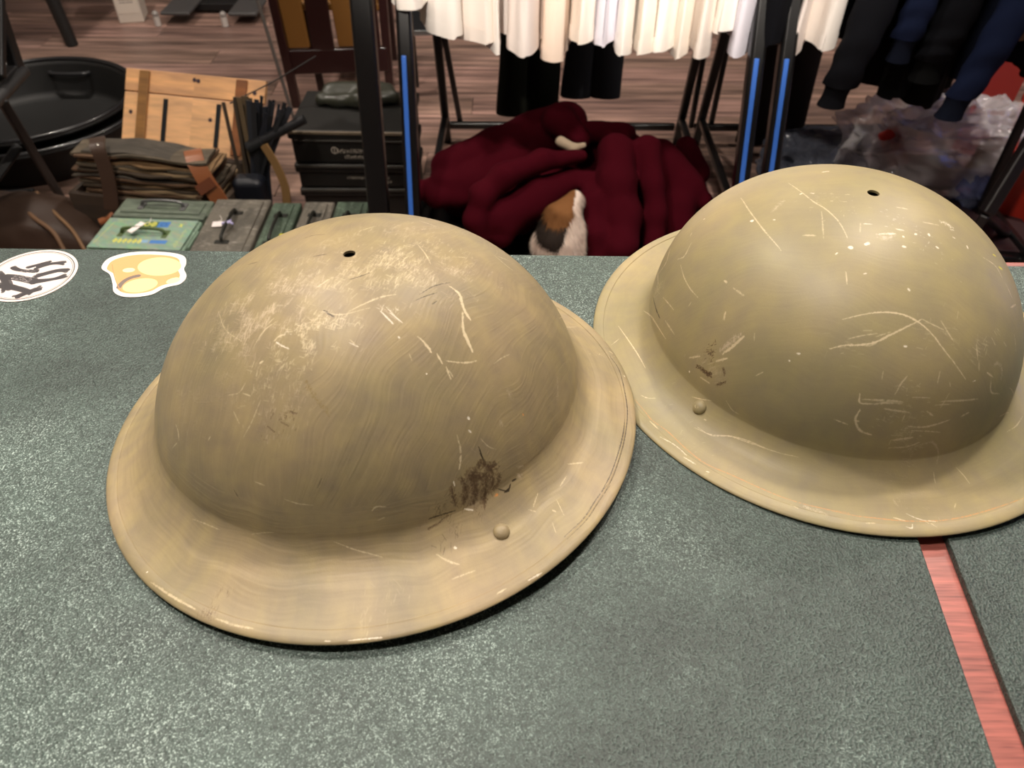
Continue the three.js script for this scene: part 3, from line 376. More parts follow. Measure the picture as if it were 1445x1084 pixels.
// ------------------------------------------------------------------ open wooden crate and what is in it
const woodTex = (rgb, seed) => pixels(512, 256, (x, y) => { const w = fbm2(x / 120 + seed, y / 7 + seed * 7, 4), f = fbm2(x / 30, y / 2 + seed, 2), v = 1 + 0.16 * w + 0.08 * f + 0.1 * fbm2(x / 90 + 3, y / 90 + seed, 2); return [cl(rgb[0] * v), cl(rgb[1] * v), cl(rgb[2] * v * (1 - 0.05 * w))]; });
const pine = std(0xffffff, 0.6, { map: woodTex([218, 170, 124], 2) }), pine2 = std(0xffffff, 0.6, { map: woodTex([208, 158, 112], 6) }), batten = std(0xffffff, 0.6, { map: woodTex([138, 98, 54], 4) }), brownWood = std(0xffffff, 0.6, { map: woodTex([128, 78, 42], 9) }), darkWood = std(0xffffff, 0.65, { map: woodTex([72, 60, 50], 7) });
const blackIron = std(0x1c2024, 0.5, { metalness: 0.4 });
{
  const t = thing('wooden_crate', 'open wooden crate with dark sides and a pale boarded lid leaning back', 'crate', [-0.955, 0, -1.92], -0.2);
  const W = 0.43, D = 0.25, H = 0.175;
  const side = (name, g) => mesh(name, boxUV(g, 2), darkWood, t);
  side('front_wall', rb(W, H, 0.014, 0.002, 0, H / 2, D / 2)); side('back_wall', rb(W, H, 0.014, 0.002, 0, H / 2, -D / 2));
  side('side_wall', rb(0.014, H, D - 0.016, 0.002, -W / 2 + 0.007, H / 2, 0)); side('side_wall', rb(0.014, H, D - 0.016, 0.002, W / 2 - 0.007, H / 2, 0)); side('bottom', rb(W - 0.03, 0.012, D - 0.02, 0.002, 0, 0.008, 0));
  const lid = new THREE.Group(); lid.name = 'lid'; lid.position.set(0, H + 0.003, -D / 2 - 0.004); lid.rotation.x = -0.66; t.add(lid);
  const board = (g, m, n) => mesh(n, boxUV(g, 1.6), m, lid);
  board(rb(W - 0.002, 0.155, 0.014, 0.002, 0, 0.0785, 0), pine, 'board'); board(rb(W, 0.062, 0.014, 0.002, 0, 0.19, 0), pine2, 'board');
  board(rb(0.03, 0.21, 0.009, 0.002, -0.152, 0.112, 0.0105), batten, 'batten'); board(rb(0.032, 0.21, 0.009, 0.002, 0.146, 0.112, 0.0105), brownWood, 'batten');
  mesh('iron_strap', rb(0.013, 0.12, 0.004, 0.001, -0.082, 0.085, 0.009), blackIron, lid); mesh('iron_strap', rb(0.013, 0.12, 0.004, 0.001, 0.082, 0.085, 0.009), blackIron, lid);
  const kn = std(0x3a2a30, 0.8); for (const [x, y] of [[-0.19, 0.1], [0.185, 0.185], [0.0, 0.205], [0.012, 0.203], [0.058, 0.1]]) mesh('knot', cyl(0.006, 0.006, 0.0012, 0, 0, 0, 14).rotateX(Math.PI / 2).translate(x, y, 0.0073), kn, lid);
}
{ // folded sheets piled in the crate
  const r = rng(33), tones = [[84, 74, 60], [104, 84, 60], [72, 60, 47], [124, 98, 68], [66, 60, 52], [94, 70, 50], [142, 120, 90]].map((c, i) => std(0xffffff, 0.85, { map: scuffTex(c, 20 + i, 0.7) }));
  const n = 23;
  for (let k = 0; k < n; k++) {
    const w = 0.32 + 0.06 * r(), d = 0.2 - 0.0058 * k + 0.015 * r(), th = 0.0042 + 0.003 * r(), y = 0.13 + k * 0.0069;
    const g = new THREE.BoxGeometry(w, th, d, 24, 1, 10), p = g.attributes.position, a = r() * 9, am = 0.0045;
    for (let i = 0; i < p.count; i++) { const X = p.getX(i), Z = p.getZ(i); p.setY(i, p.getY(i) + am * noise2(X * 14 + a, Z * 14) - 0.02 * Math.max(0, Math.abs(X) - 0.15) * (k / n) + (k > 18 ? 0.008 * noise2(X * 7 + a, 3) : 0)); p.setZ(i, Z + 0.006 * noise2(X * 20, a)); p.setX(i, X + 0.006 * noise2(Z * 25, a + 4)); }
    g.computeVertexNormals();
    const m = mesh('canvas_pouch', g, tones[k === n - 1 ? 0 : Math.floor(r() * 7)]); m.position.set(-0.968 + 0.03 * (r() - 0.5), y, -1.925 + 0.0027 * k + 0.008 * (r() - 0.5)); m.rotation.y = -0.15 + 0.08 * (r() - 0.5);
    tag(m, k === n - 1 ? 'grey brown flat canvas pouch topmost on the pile in the open crate' : 'flat brown canvas pouch lower in the pile in the open crate', 'pouch', k === n - 1 ? undefined : 'canvas pouches piled in the crate');
  }
}
function ribbon(pts, w, th, wide = [1, 0, 0]) {     // a flat strap along a curve
  const c = curve(pts), n = 40, pos = [], uv = [], idx = [], W = new THREE.Vector3(...wide).normalize();
  for (let i = 0; i <= n; i++) { const p = c.getPoint(i / n), tg = c.getTangent(i / n), s = W.clone().addScaledVector(tg, -W.dot(tg)).normalize(), u = s.clone().cross(tg); [[-1, -1], [1, -1], [1, 1], [-1, 1]].forEach(([a, b], k) => { const q = p.clone().addScaledVector(s, a * w / 2).addScaledVector(u, b * th / 2); pos.push(q.x, q.y, q.z); uv.push(k / 3, i / n * 4); }); }
  for (let i = 0; i < n; i++) for (let k = 0; k < 4; k++) { const a = i * 4 + k, b = i * 4 + (k + 1) % 4; idx.push(a, b, a + 4, b, b + 4, a + 4); }
  idx.push(0, 2, 1, 0, 3, 2, n * 4, n * 4 + 1, n * 4 + 2, n * 4, n * 4 + 2, n * 4 + 3);
  const g = new THREE.BufferGeometry(); g.setAttribute('position', new THREE.Float32BufferAttribute(pos, 3)); g.setAttribute('uv', new THREE.Float32BufferAttribute(uv, 2)); g.setIndex(idx); const h = g.toNonIndexed(); h.computeVertexNormals(); return h;
}
const darkLeather = phy(0x3f2d22, 0.5, { clearcoat: 0.2, clearcoatRoughness: 0.5 }), tanLeather = phy(0x8a5230, 0.45, { clearcoat: 0.3, clearcoatRoughness: 0.4 }), oldTan = std(0x8b6a40, 0.7);
{
  const t = thing('leather_strap', 'dark brown leather strap with a metal stud hanging over the front left of the crate', 'strap');
  mesh('strap', ribbon([[-1.07, 0.318, -1.86], [-1.045, 0.318, -1.80], [-1.04, 0.26, -1.788], [-1.05, 0.2, -1.785], [-1.06, 0.155, -1.78]], 0.036, 0.005), darkLeather, t);
  mesh('stud', new THREE.SphereGeometry(0.006, 16, 10).scale(1, 0.6, 1).translate(-1.048, 0.322, -1.812), std(0xc8c4bc, 0.25, { metalness: 0.9 }), t);
  mesh('strap_tip', ribbon([[-1.06, 0.15, -1.772], [-1.07, 0.143, -1.755], [-1.085, 0.14, -1.745]], 0.026, 0.007, [0, 0, 1]), tanLeather, t);
}
{
  const t = thing('leather_strap', 'reddish tan leather strap end with shiny fold at the front right of the crate', 'strap');
  mesh('strap', ribbon([[-0.835, 0.285, -1.86], [-0.815, 0.28, -1.815], [-0.795, 0.245, -1.79], [-0.775, 0.205, -1.782], [-0.765, 0.18, -1.778]], 0.044, 0.006), tanLeather, t);
  mesh('strap_keeper', ribbon([[-0.8, 0.238, -1.785], [-0.786, 0.216, -1.778]], 0.05, 0.008), phy(0x6a3c28, 0.3, { clearcoat: 0.6 }), t);
}
{ // the bundle of thin dark straps standing at the crate's right end
  const t = thing('strap_bundle', 'bundle of thin dark leather straps fanning up beside the open crate', 'straps');
  const r = rng(51), mats = [std(0x17181c, 0.5), std(0x22252c, 0.5), std(0x3a3128, 0.6), std(0x5a4a34, 0.65), std(0x10131c, 0.5)];
  for (let k = 0; k < 38; k++) { const a = k / 37, bx0 = -0.745 + 0.07 * r(), tx = -0.735 + 0.155 * a + 0.02 * (r() - 0.5), top = 0.37 + 0.05 * r() - 0.03 * a, zz = -1.88 - 0.05 * r(); mesh('strap', ribbon([[bx0, 0.02, -1.85 + 0.02 * r()], [bx0 + 0.25 * (tx - bx0), 0.16, zz], [bx0 + 0.6 * (tx - bx0), 0.27, zz - 0.01], [tx, top, zz - 0.03]], 0.007 + 0.008 * r(), 0.003, [1, 0, r() - 0.5]), mats[k < 13 ? 2 + Math.floor(r() * 2) : [0, 1, 4][Math.floor(r() * 3)]], t); }
  mesh('binding', rb(0.085, 0.1, 0.06, 0.02, -0.71, 0.16, -1.865), mats[4], t);
}
{
  const t = thing('baton', 'slim black baton lying slanted between the strap bundle and the stacked cases', 'baton');
  mesh('shaft', rod([-0.665, 0.292, -1.9], [-0.545, 0.345, -1.92], 0.013, 0.012), std(0x17171a, 0.45), t); mesh('grip', rod([-0.7, 0.275, -1.895], [-0.662, 0.293, -1.9], 0.017, 0.016), std(0x0c0d10, 0.6), t);
}
{ const m = mesh('webbing_strap', ribbon([[-0.655, 0.29, -1.885], [-0.632, 0.24, -1.875], [-0.617, 0.18, -1.865], [-0.625, 0.1, -1.86], [-0.64, 0.02, -1.86]], 0.024, 0.004, [1, 0, 0.3]), oldTan); tag(m, 'faded tan webbing strap drooping left of the stacked black cases', 'strap'); }
{ const m = mesh('thin_cord', tube([[-0.76, 0.35, -2.0], [-0.66, 0.37, -2.1], [-0.56, 0.40, -2.2]], 0.0022, 24, 6), std(0x2a2422, 0.7)); tag(m, 'thin dark cord stretched above the strap bundle toward the cases', 'cord'); }

// ------------------------------------------------------------------ stacked black cases
{
  const body = std(0x1c1b19, 0.5), lip = std(0x7a6c5a, 0.45), lip2 = std(0x44413c, 0.5);
  const texts = [[[300, 60, 330, 30], [340, 100, 180, 26]], [[330, 40, 130, 30], [480, 44, 150, 26], [490, 84, 150, 26]], []];
  const labels = ['black case with two rows of pale lettering, topmost of the stack behind the cans', 'black case with pale lettering in two blocks, middle of the stack', 'plain black case at the bottom of the stack'];
  const hs = [[0.198, 0.296], [0.122, 0.197], [0.0, 0.121]];
  hs.forEach(([a, b], k) => {
    const t = thing('black_case', labels[k], 'case', [-0.445, a, -2.085 - 0.004 * k], 0.015 * (k - 1), undefined), h = b - a, W = 0.33, D = 0.26;
    mesh('body', rb(W - 0.012, h - 0.022, D - 0.012, 0.008, 0, (h - 0.022) / 2, 0), body, t);
    mesh('lid', rb(W, 0.026, D, 0.006, 0, h - 0.0135, 0), body, t);
    mesh('lid_edge', rb(W - 0.01, 0.009, 0.006, 0.002, 0, h - 0.006, D / 2), k ? lip2 : lip, t);
    if (!k) mesh('lid_edge', rb(W - 0.03, 0.006, 0.005, 0.002, 0, h - 0.03, D / 2 - 0.004), lip2, t);
    if (texts[k].length) {
      const c = canvasOf(768, 160), x = c.getContext('2d'), r = rng(90 + k); x.fillStyle = '#1c1b19'; x.fillRect(0, 0, 768, 160); x.strokeStyle = x.fillStyle = '#b0a698'; x.lineWidth = 5;
      for (const [X, Y, w, hh] of texts[k]) for (let u = X; u < X + w; u += 15) { x.beginPath(); x.moveTo(u, Y + hh * (r() < 0.5 ? 0 : 0.2)); x.lineTo(u + 5 * (r() - 0.3), Y + hh); if (r() < 0.6) { x.moveTo(u, Y + hh * (0.3 + 0.4 * r())); x.lineTo(u + 10, Y + hh * r()); } x.stroke(); }
      if (!k) { x.lineWidth = 7; x.beginPath(); x.arc(275, 72, 20, 0, 6.3); x.stroke(); x.beginPath(); x.moveTo(275, 56); x.lineTo(275, 88); x.stroke(); }
      const g = rb(W - 0.02, h - 0.034, 0.002, 0.0008, 0, (h - 0.026) / 2, D / 2 - 0.006), p = g.attributes.position, u = g.attributes.uv; for (let i = 0; i < p.count; i++) u.setXY(i, 0.5 + p.getX(i) / (W - 0.02), p.getY(i) / (h - 0.026));
      mesh('printed_front', g, std(0xffffff, 0.5, { map: texOf(c) }), t);
    }
  });
  const pg = blob([[[-0.52, 0.318, -2.16], [-0.36, 0.318, -2.17], 0.028, 0.022], [[-0.54, 0.312, -2.12], [-0.42, 0.312, -2.1], 0.018, 0.02], [[-0.42, 0.312, -2.12], [-0.34, 0.314, -2.13], 0.02, 0.018]], 0.03, [-0.62, 0.28, -2.26], [-0.26, 0.4, -2.0], 56, 0.006, 34);
  tag(mesh('folded_pouch', pg, phy(0x35362c, 0.4, { clearcoat: 0.25 })), 'dark olive crumpled pouch lying on top of the stacked black cases', 'pouch');
}

// ------------------------------------------------------------------ left side of the floor
const blackPlastic = std(0x040404, 0.6);
{
  const mk = (label, y, s) => { const t = thing('round_tub', label, 'tub', [-1.60, y - 0.004, -2.47]); const R = 0.345 * s;
    mesh('bowl', new THREE.LatheGeometry([[0, 0.004], [R - 0.05, 0.004], [R - 0.03, 0.03], [R - 0.012, 0.11], [R + 0.004, 0.126], [R + 0.016, 0.122], [R + 0.016, 0.112], [R + 0.002, 0.105], [R - 0.016, 0.03], [R - 0.04, -0.004], [0, -0.004]].map(p => new THREE.Vector2(Math.max(0, p[0]), p[1])), 64), blackPlastic, t);
    mesh('rim', new THREE.TorusGeometry(R + 0.007, 0.009, 10, 72).rotateX(Math.PI / 2).translate(0, 0.124, 0), phy(0x1b1b1d, 0.3, { clearcoat: 0.3 }), t); return t; };
  mk('large low black plastic tub standing on the floor, lower of the nested pair', 0.005, 1.02);
  const t = mk('large low black plastic tub nested inside another, left of the crate', 0.036, 0.93);
  mesh('handle', tube([[-0.07, 0.088, -0.296], [-0.062, 0.09, -0.282], [-0.03, 0.09, -0.276], [0.03, 0.09, -0.276], [0.062, 0.09, -0.282], [0.07, 0.088, -0.296]], 0.007, 30, 8), phy(0x2a2a2c, 0.3), t);
}
{ // folding chair, cut by the left edge
  const m = std(0x1a1a1c, 0.45, { metalness: 0.2 }), pl = std(0x2a292a, 0.55);
  const t = thing('folding_chair', 'black folding chair cut by the left edge of the photo', 'chair', [-1.43, 0, -1.82], 0.1);
  mesh('seat', merge([rb(0.4, 0.025, 0.34, 0.012, 0, 0.44, 0.02), rb(0.36, 0.012, 0.3, 0.005, 0, 0.455, 0.02)]), pl, t);
  const backPost = (x) => bar([x, 0.44, -0.14], [x - 0.02, 0.88, -0.27], 0.026, 0.04, 0.006);
  mesh('back_post', backPost(-0.19), m, t); mesh('back_post', backPost(0.17), m, t);
  mesh('backrest', bar([-0.18, 0.8, -0.246], [0.14, 0.8, -0.246], 0.16, 0.016, 0.006), pl, t);
  mesh('side_plate', bar([0.16, 0.47, -0.02], [0.152, 0.6, -0.19], 0.07, 0.02, 0.006), m, t);
  mesh('leg', bar([0.19, 0.44, 0.03], [0.06, 0, -0.285], 0.022, 0.026, 0.005), m, t); mesh('leg', bar([-0.19, 0.44, 0.03], [-0.34, 0, -0.285], 0.022, 0.026, 0.005), m, t);
  mesh('leg', bar([0.1, 0.25, -0.12], [-0.16, 0, 0.23], 0.02, 0.024, 0.005), m, t); mesh('leg', bar([-0.16, 0.4, -0.1], [-0.4, 0, 0.2], 0.02, 0.024, 0.005), m, t);
  mesh('stretcher', bar([0.0, 0.03, -0.27], [-0.33, 0.03, -0.27], 0.016, 0.016, 0.004), m, t);
}
{ const t = thing('display_table', 'black table of which one tapered round leg shows at the top left', 'table', [-1.9, 0, -3.55]); const m = std(0x1b1a1a, 0.5);
  for (const [x, z] of [[0, 0.2], [-0.7, 0.2], [0, -0.4], [-0.7, -0.4]]) { mesh('leg', rod([x + 0.02, 0, z], [x - 0.06, 0.7, z - 0.06], 0.024, 0.034, 20), m, t); }
  mesh('table_top', rb(0.95, 0.03, 0.85, 0.006, -0.4, 0.715, -0.16), m, t); }
{ const c = canvasOf(256, 256), x = c.getContext('2d'); x.fillStyle = '#e9dfd2'; x.fillRect(0, 0, 256, 256); x.fillStyle = '#8d8480'; const r = rng(6); for (let k = 0; k < 13; k++) for (let u = 50; u < 190;) { const w = 8 + 22 * r(); x.fillRect(u, 26 + k * 14, w, 6); u += w + 6; }
  const t = thing('white_box', 'white carton with grey printed lines standing on the floor, cut by the top edge', 'box', [-1.74, 0, -3.69], 0.22);
  const g = new THREE.BoxGeometry(0.105, 0.3, 0.13); g.translate(0, 0.15, 0); mesh('carton', rb(0.105, 0.3, 0.13, 0.003, 0, 0.15, 0), std(0xded4c8, 0.7), t);
  const f = rb(0.09, 0.2, 0.001, 0.0003, 0, 0.14, 0.0653); const p = f.attributes.position, u = f.attributes.uv; for (let i = 0; i < p.count; i++) u.setXY(i, 0.5 + p.getX(i) / 0.09, (p.getY(i) - 0.04) / 0.2); mesh('printed_front', f, std(0xffffff, 0.7, { map: texOf(c) }), t);
  mesh('flap', rb(0.105, 0.002, 0.06, 0.0006, 0, 0.301, 0.03), std(0xe6ddd2, 0.7), t); }
{ const t = thing('wheeled_stand', 'black wheeled stand with two grey foot plates and pale casters at the top edge', 'stand', [-1.38, 0, -3.72]); const m = std(0x141415, 0.5), g2 = std(0x4a4848, 0.45), pale = std(0xcfc8c2, 0.35);
  for (const x of [-0.13, 0.17]) { mesh('foot_plate', rb(0.13, 0.016, 0.2, 0.007, x, 0.05, 0.03), g2, t); const w = mesh('caster', cyl(0.014, 0.014, 0.04, x - 0.085, 0.022, 0.13, 18), pale, t); mesh('caster_cap', new THREE.SphereGeometry(0.015, 14, 10).translate(x - 0.085, 0.05, 0.13), std(0x9a9490, 0.3), w); mesh('upright', rod([x, 0.05, -0.06], [x + 0.02, 0.5, -0.18], 0.014), m, t); }
  mesh('cross_bar', rod([-0.13, 0.5, -0.18], [0.2, 0.5, -0.18], 0.014), m, t); mesh('base_bar', bar([-0.13, 0.03, -0.08], [0.2, 0.03, -0.08], 0.03, 0.1), m, t); }
{ // mahogany chair with tan leather panels
  const mah = phy(0x2a1212, 0.35, { clearcoat: 0.3 }), pan = std(0x80561f, 0.6), t = thing('wooden_chair', 'dark mahogany chair with tan leather panels behind the black post', 'chair', [-0.62, 0, -2.83]);
  mesh('leg', bar([-0.185, 0, 0.06], [-0.215, 0.62, 0.03], 0.03, 0.034, 0.005), mah, t); mesh('leg', bar([-0.105, 0, -0.03], [-0.13, 0.3, -0.06], 0.024, 0.028, 0.005), mah, t); mesh('leg', bar([0.155, 0, -0.01], [0.165, 0.62, -0.02], 0.03, 0.034, 0.005), mah, t); mesh('leg', bar([0.12, 0, -0.4], [0.12, 0.4, -0.4], 0.03, 0.03, 0.005), mah, t);
  mesh('apron', merge([bar([-0.2, 0.155, 0.04], [0.16, 0.155, 0.0], 0.085, 0.026, 0.006)]), mah, t);
  mesh('back_panel', bar([-0.155, 0.2, 0.032], [-0.165, 0.42, 0.025], 0.1, 0.012, 0.006), pan, t); mesh('back_panel', bar([0.03, 0.2, 0.012], [0.02, 0.42, 0.005], 0.08, 0.012, 0.006), pan, t);
  mesh('splat', bar([-0.062, 0.19, 0.024], [-0.066, 0.6, 0.01], 0.08, 0.02, 0.006), mah, t); mesh('splat', bar([0.11, 0.19, 0.006], [0.11, 0.6, 0.0], 0.06, 0.02, 0.006), mah, t);
  mesh('top_rail', bar([-0.23, 0.6, 0.03], [0.18, 0.6, -0.02], 0.07, 0.03, 0.008), mah, t); mesh('seat', rb(0.36, 0.03, 0.4, 0.01, -0.02, 0.33, -0.2), pan, t);
}
{ const t = thing('walking_cane', 'thin grey metal cane leaning against the mahogany chair', 'cane'); mesh('shaft', rod([-0.78, 0.0, -2.62], [-0.9, 0.62, -2.78], 0.006, 0.006), std(0x77726e, 0.3, { metalness: 0.6 }), t); mesh('handle', tube([[-0.9, 0.62, -2.78], [-0.906, 0.65, -2.79], [-0.89, 0.67, -2.79], [-0.86, 0.66, -2.785]], 0.008, 20, 8), std(0x2a2624, 0.5), t); }
{ // brown leather bag on the floor, bottom left
  const bagM = phy(0x3b2a20, 0.6, { sheen: 0.2 });
  const t = thing('leather_bag', 'slouched brown leather bag with pale stitched opening, left of the painted green can', 'bag');
  mesh('body', blob([[[-1.6, 0.06, -1.8], [-1.3, 0.075, -1.82], 0.07, 0.08], [[-1.3, 0.075, -1.8], [-1.15, 0.06, -1.77], 0.08, 0.05], [[-1.45, 0.07, -1.9], [-1.2, 0.07, -1.86], 0.06, 0.05]], 0.06, [-1.75, -0.05, -2.05], [-1.02, 0.25, -1.6], 64, 0.006, 22), bagM, t);
  mesh('edge_stitching', tube([[-1.3, 0.152, -1.87], [-1.265, 0.15, -1.83], [-1.22, 0.136, -1.79], [-1.165, 0.112, -1.745], [-1.14, 0.07, -1.72]], 0.005, 40, 8), std(0x8a6a4c, 0.7), t); mesh('edge_stitching', tube([[-1.35, 0.156, -1.83], [-1.3, 0.152, -1.79], [-1.25, 0.142, -1.75], [-1.205, 0.122, -1.725], [-1.18, 0.08, -1.7]], 0.006, 40, 8), std(0x755840, 0.7), t);
}

// ------------------------------------------------------------------ garment racks
const rackBlack = phy(0x0b0b0c, 0.3, { clearcoat: 0.5, clearcoatRoughness: 0.25 });
const blueReflection = phy(0x3a6fcc, 0.35, { clearcoat: 0.3 });  // colour of a blue reflection, built onto the rack legs as a strip
function rack(label, x0, x1, group) {
  const t = thing('garment_rack', label, 'rack', [0, 0, 0]);
  for (const x of [x0, x1]) {
    { const lg = mesh('leg', bar([x, 0, -1.56], [x - 0.004, 1.36, -2.05], 0.036, 0.036, 0.009), rackBlack, t); mesh('blue_reflection_strip', bar([x - 0.004, 0.06, -1.561], [x - 0.005, 0.575, -1.7475], 0.011, 0.006, 0.002), blueReflection, lg); } mesh('leg', bar([x + 0.014, 0, -2.5], [x, 1.36, -2.09], 0.026, 0.026, 0.007), rackBlack, t); mesh('brace', bar([x + 0.06, 0.05, -2.52], [x + 0.004, 0.7, -2.28], 0.018, 0.018, 0.005), rackBlack, t);
    mesh('end_bar', bar([x, 0.1, -1.6], [x + 0.012, 0.1, -2.46], 0.022, 0.022, 0.006), rackBlack, t);
  }
  mesh('hanging_rail', rod([x0 - 0.02, 1.36, -2.07], [x1 + 0.02, 1.36, -2.07], 0.014, 0.014, 20), rackBlack, t); mesh('rear_rail', rod([x0, 0.88, -2.4], [x1, 0.88, -2.4], 0.011, 0.011, 16), rackBlack, t); mesh('low_rail', bar([x0, 0.06, -2.5], [x1, 0.06, -2.5], 0.022, 0.022, 0.005), rackBlack, t);
  return t;
}
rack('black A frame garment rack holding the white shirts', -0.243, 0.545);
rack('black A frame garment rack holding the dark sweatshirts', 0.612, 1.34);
{ const t = thing('display_post', 'broad black upright post standing left of the garment rack', 'post'); mesh('post', bar([-0.325, 0, -1.58], [-0.352, 1.7, -2.12], 0.05, 0.04, 0.008), rackBlack, t); mesh('foot', rb(0.3, 0.03, 0.09, 0.008, -0.34, 0.015, -1.6), rackBlack, t); mesh('cap', rb(0.06, 0.02, 0.055, 0.005, -0.352, 1.71, -2.125), rackBlack, t); }
{ const t = thing('framed_panel', 'small framed panel with silver edge seen between the black post and first white shirt', 'frame', [-0.32, 0, -2.9], 0.1); mesh('panel', rb(0.13, 0.32, 0.02, 0.004, 0, 0.38, 0), std(0x3a4046, 0.4), t); mesh('edge', rb(0.13, 0.02, 0.026, 0.004, 0, 0.225, 0), std(0xaeb2b4, 0.3, { metalness: 0.7 }), t); for (const s of [-0.05, 0.05]) mesh('foot', rod([s, 0, -0.06], [s, 0.3, -0.01], 0.006), std(0x202020, 0.5), t); }

// ------------------------------------------------------------------ hanging clothes
function clothGeo({ depth, thick, y0, y1, seed, wav = 0.014, slope = 0, flare = 1.25, shoulder = true, rowsN = 26, N = 72 }) {
  const rows = [], a = seed * 7.3;
  for (let i = 0; i <= rowsN; i++) {
    const v = i / rowsN, ring = [], sh = shoulder && v > 0.8 ? (v - 0.8) / 0.2 : 0, d = depth * (1 - 0.72 * sh * sh), zc = -depth / 2, th = thick * (flare + (0.8 - flare) * Math.min(1, v * 1.4)) * (1 - 0.45 * sh);
    for (let k = 0; k < N; k++) {
      const s = k / N * 4, side = s < 2 ? 1 : -1, q = s < 2 ? s / 2 : (4 - s) / 2;   // down one face and back up the other
      const c = 0.5 - 0.5 * Math.cos(Math.PI * q), z = zc + d / 2 - d * c, e = Math.sqrt(Math.max(0, 1 - (2 * c - 1) ** 4));
      const lo = 1 - 0.55 * v, mid = lo * wav * (Math.sin(z * 34 + a) + 0.6 * Math.sin(z * 71 + a * 2 + v * 2)) * Math.min(1, 0.4 + 3 * c);
      const fold = lo * 0.006 * noise2(z * 30 + a, side * 4 + v * 2.2) + lo * 0.0015 * Math.sin(z * 90 + side + a);
      ring.push([side * (th / 2 * e) + mid + fold, y0 + (y1 - y0) * v + slope * (-z) * (1 - v) + 0.006 * (1 - v) * noise2(z * 18 + a, side), z + 0.006 * lo * noise2(side * 3 + a, v * 5)]);
    }
    rows.push(ring);
  }
  return rows;
}
const shiftOut = (rows, d) => rows.map(r => r.map((p, k) => { const n = r.length, a = r[(k + n - 1) % n], b = r[(k + 1) % n], tx = b[0] - a[0], tz = b[2] - a[2], l = Math.hypot(tx, tz) || 1; return [p[0] + -tz / l * -d * -1, p[1], p[2] + tx / l * d * -1]; }));
function toGeo(rows, cap) { const g = ringsToGeo(rows, (i, k, p) => [k / rows[0].length * 1.2, p[1] * 1.2]); if (!cap) return g; const top = rows[rows.length - 1], c = top.reduce((s, p) => [s[0] + p[0] / top.length, s[1] + p[1] / top.length, s[2] + p[2] / top.length], [0, 0.006, 0]); const pos = []; top.forEach((p, k) => pos.push(...p, ...top[(k + 1) % top.length], ...c)); const h = new THREE.BufferGeometry(); h.setAttribute('position', new THREE.Float32BufferAttribute(pos, 3)); h.setAttribute('uv', new THREE.Float32BufferAttribute(new Array(pos.length / 3 * 2).fill(0), 2)); h.computeVertexNormals(); return merge([g, h]); }
const weave = pixels(256, 256, (x, y) => { const v = 128 + 40 * Math.sin(x * 0.8) * Math.sin(y * 0.8) + 50 * fbm2(x / 20, y / 20, 3); return [v, v, v]; }, false); weave.repeat.set(3, 3);
const cotton = hex => phy(hex, 0.85, { bumpMap: weave, bumpScale: 0.0006, sheen: 0.15, sheenRoughness: 0.6 });
function shirt(label, cat, x, z, hem, yaw, mat, o = {}, group) {
  const name = o.name || 't_shirt', t = thing(name, label, cat, [x, 0, z], yaw, group);
  const rows = clothGeo({ depth: 0.46, thick: 0.045, y0: hem, y1: 1.345, seed: x * 40 + 9, ...o });
  mesh('body', toGeo(rows, true), mat, t);
  const n = 3, hemRows = shiftOut(rows.slice(0, n), 0.0012).map((r, i) => r.map(p => [p[0], i === n - 1 ? rows[0][0][1] * 0 + p[1] - 0.028 : p[1] - 0.001, p[2]]));
  mesh('hem', toGeo(hemRows), mat, t);
  return t;
}
const whites = [0xf5efe8, 0xf3e9e0, 0xece2dc, 0xf0dccb, 0xf3eadf, 0xe6e4f0].map(cotton);  // last white has blue lamp light mixed into its colour
// near edge x, hem height, yaw, tone, thickness, how it looks
const shirtList = [
  [-0.205, 0.665, 0.5, 0, 0.06, 'leftmost white T-shirt on the rack, half hidden behind the next one'],
  [-0.135, 0.6, 0.42, 0, 0.052, 'bright white T-shirt second from the left on the rack'],
  [-0.07, 0.585, 0.36, 1, 0.045, 'cream T-shirt third from the left on the rack, hem slanting'],
  [-0.038, 0.562, 0.3, 0, 0.02, 'white T-shirt fourth from the left, showing only a narrow pointed hem'],
  [0.028, 0.572, 0.22, 2, 0.058, 'greyish white T-shirt fifth from the left with a rounded hem'],
  [0.098, 0.548, 0.08, 3, 0.046, 'peach tinted T-shirt hanging lowest among the white shirts'],
  [0.158, 0.588, 0.02, 4, 0.042, 'cream T-shirt just right of the peach tinted one'],
  [0.203, 0.586, -0.04, 5, 0.034, 'white T-shirt near the middle of the rack, blue light put into its colour'],
  [0.243, 0.572, -0.1, 0, 0.028, 'white T-shirt right of the bluish one, narrow and pointed'],
  [0.285, 0.573, -0.15, 4, 0.036, 'cream T-shirt fourth to the right of the peach tinted one'],
  [0.332, 0.571, -0.2, 0, 0.04, 'white T-shirt fifth to the right of the peach tinted one'],
  [0.372, 0.56, -0.24, 4, 0.03, 'cream T-shirt with a pointed low hem, left of the short white one'],
  [0.408, 0.566, -0.28, 1, 0.03, 'cream T-shirt squeezed against the short white one'],
  [0.452, 0.618, -0.32, 0, 0.042, 'white T-shirt with the shortest hem on the rack'],
  [0.5, 0.572, -0.36, 5, 0.04, 'white T-shirt at the right end of the rack, left of the black one'],
];
for (const [x, hem, yaw, k, th, label] of shirtList) shirt(label, 'shirt', x, -1.765 - 0.012 * ((x * 100) & 1), hem, yaw * 0.8, whites[k], { thick: th * 1.15, wav: th * 0.3, slope: 0 });
const darkCotton = hex => phy(hex, 0.9, { specularIntensity: 0.25, bumpMap: weave, bumpScale: 0.0006 });
const black = darkCotton(0x0c0d12), navy = darkCotton(0x0d1220), navy2 = darkCotton(0x111931), charcoal = darkCotton(0x090a0b), brownBlack = darkCotton(0x1d1513), olive = darkCotton(0x14150f);
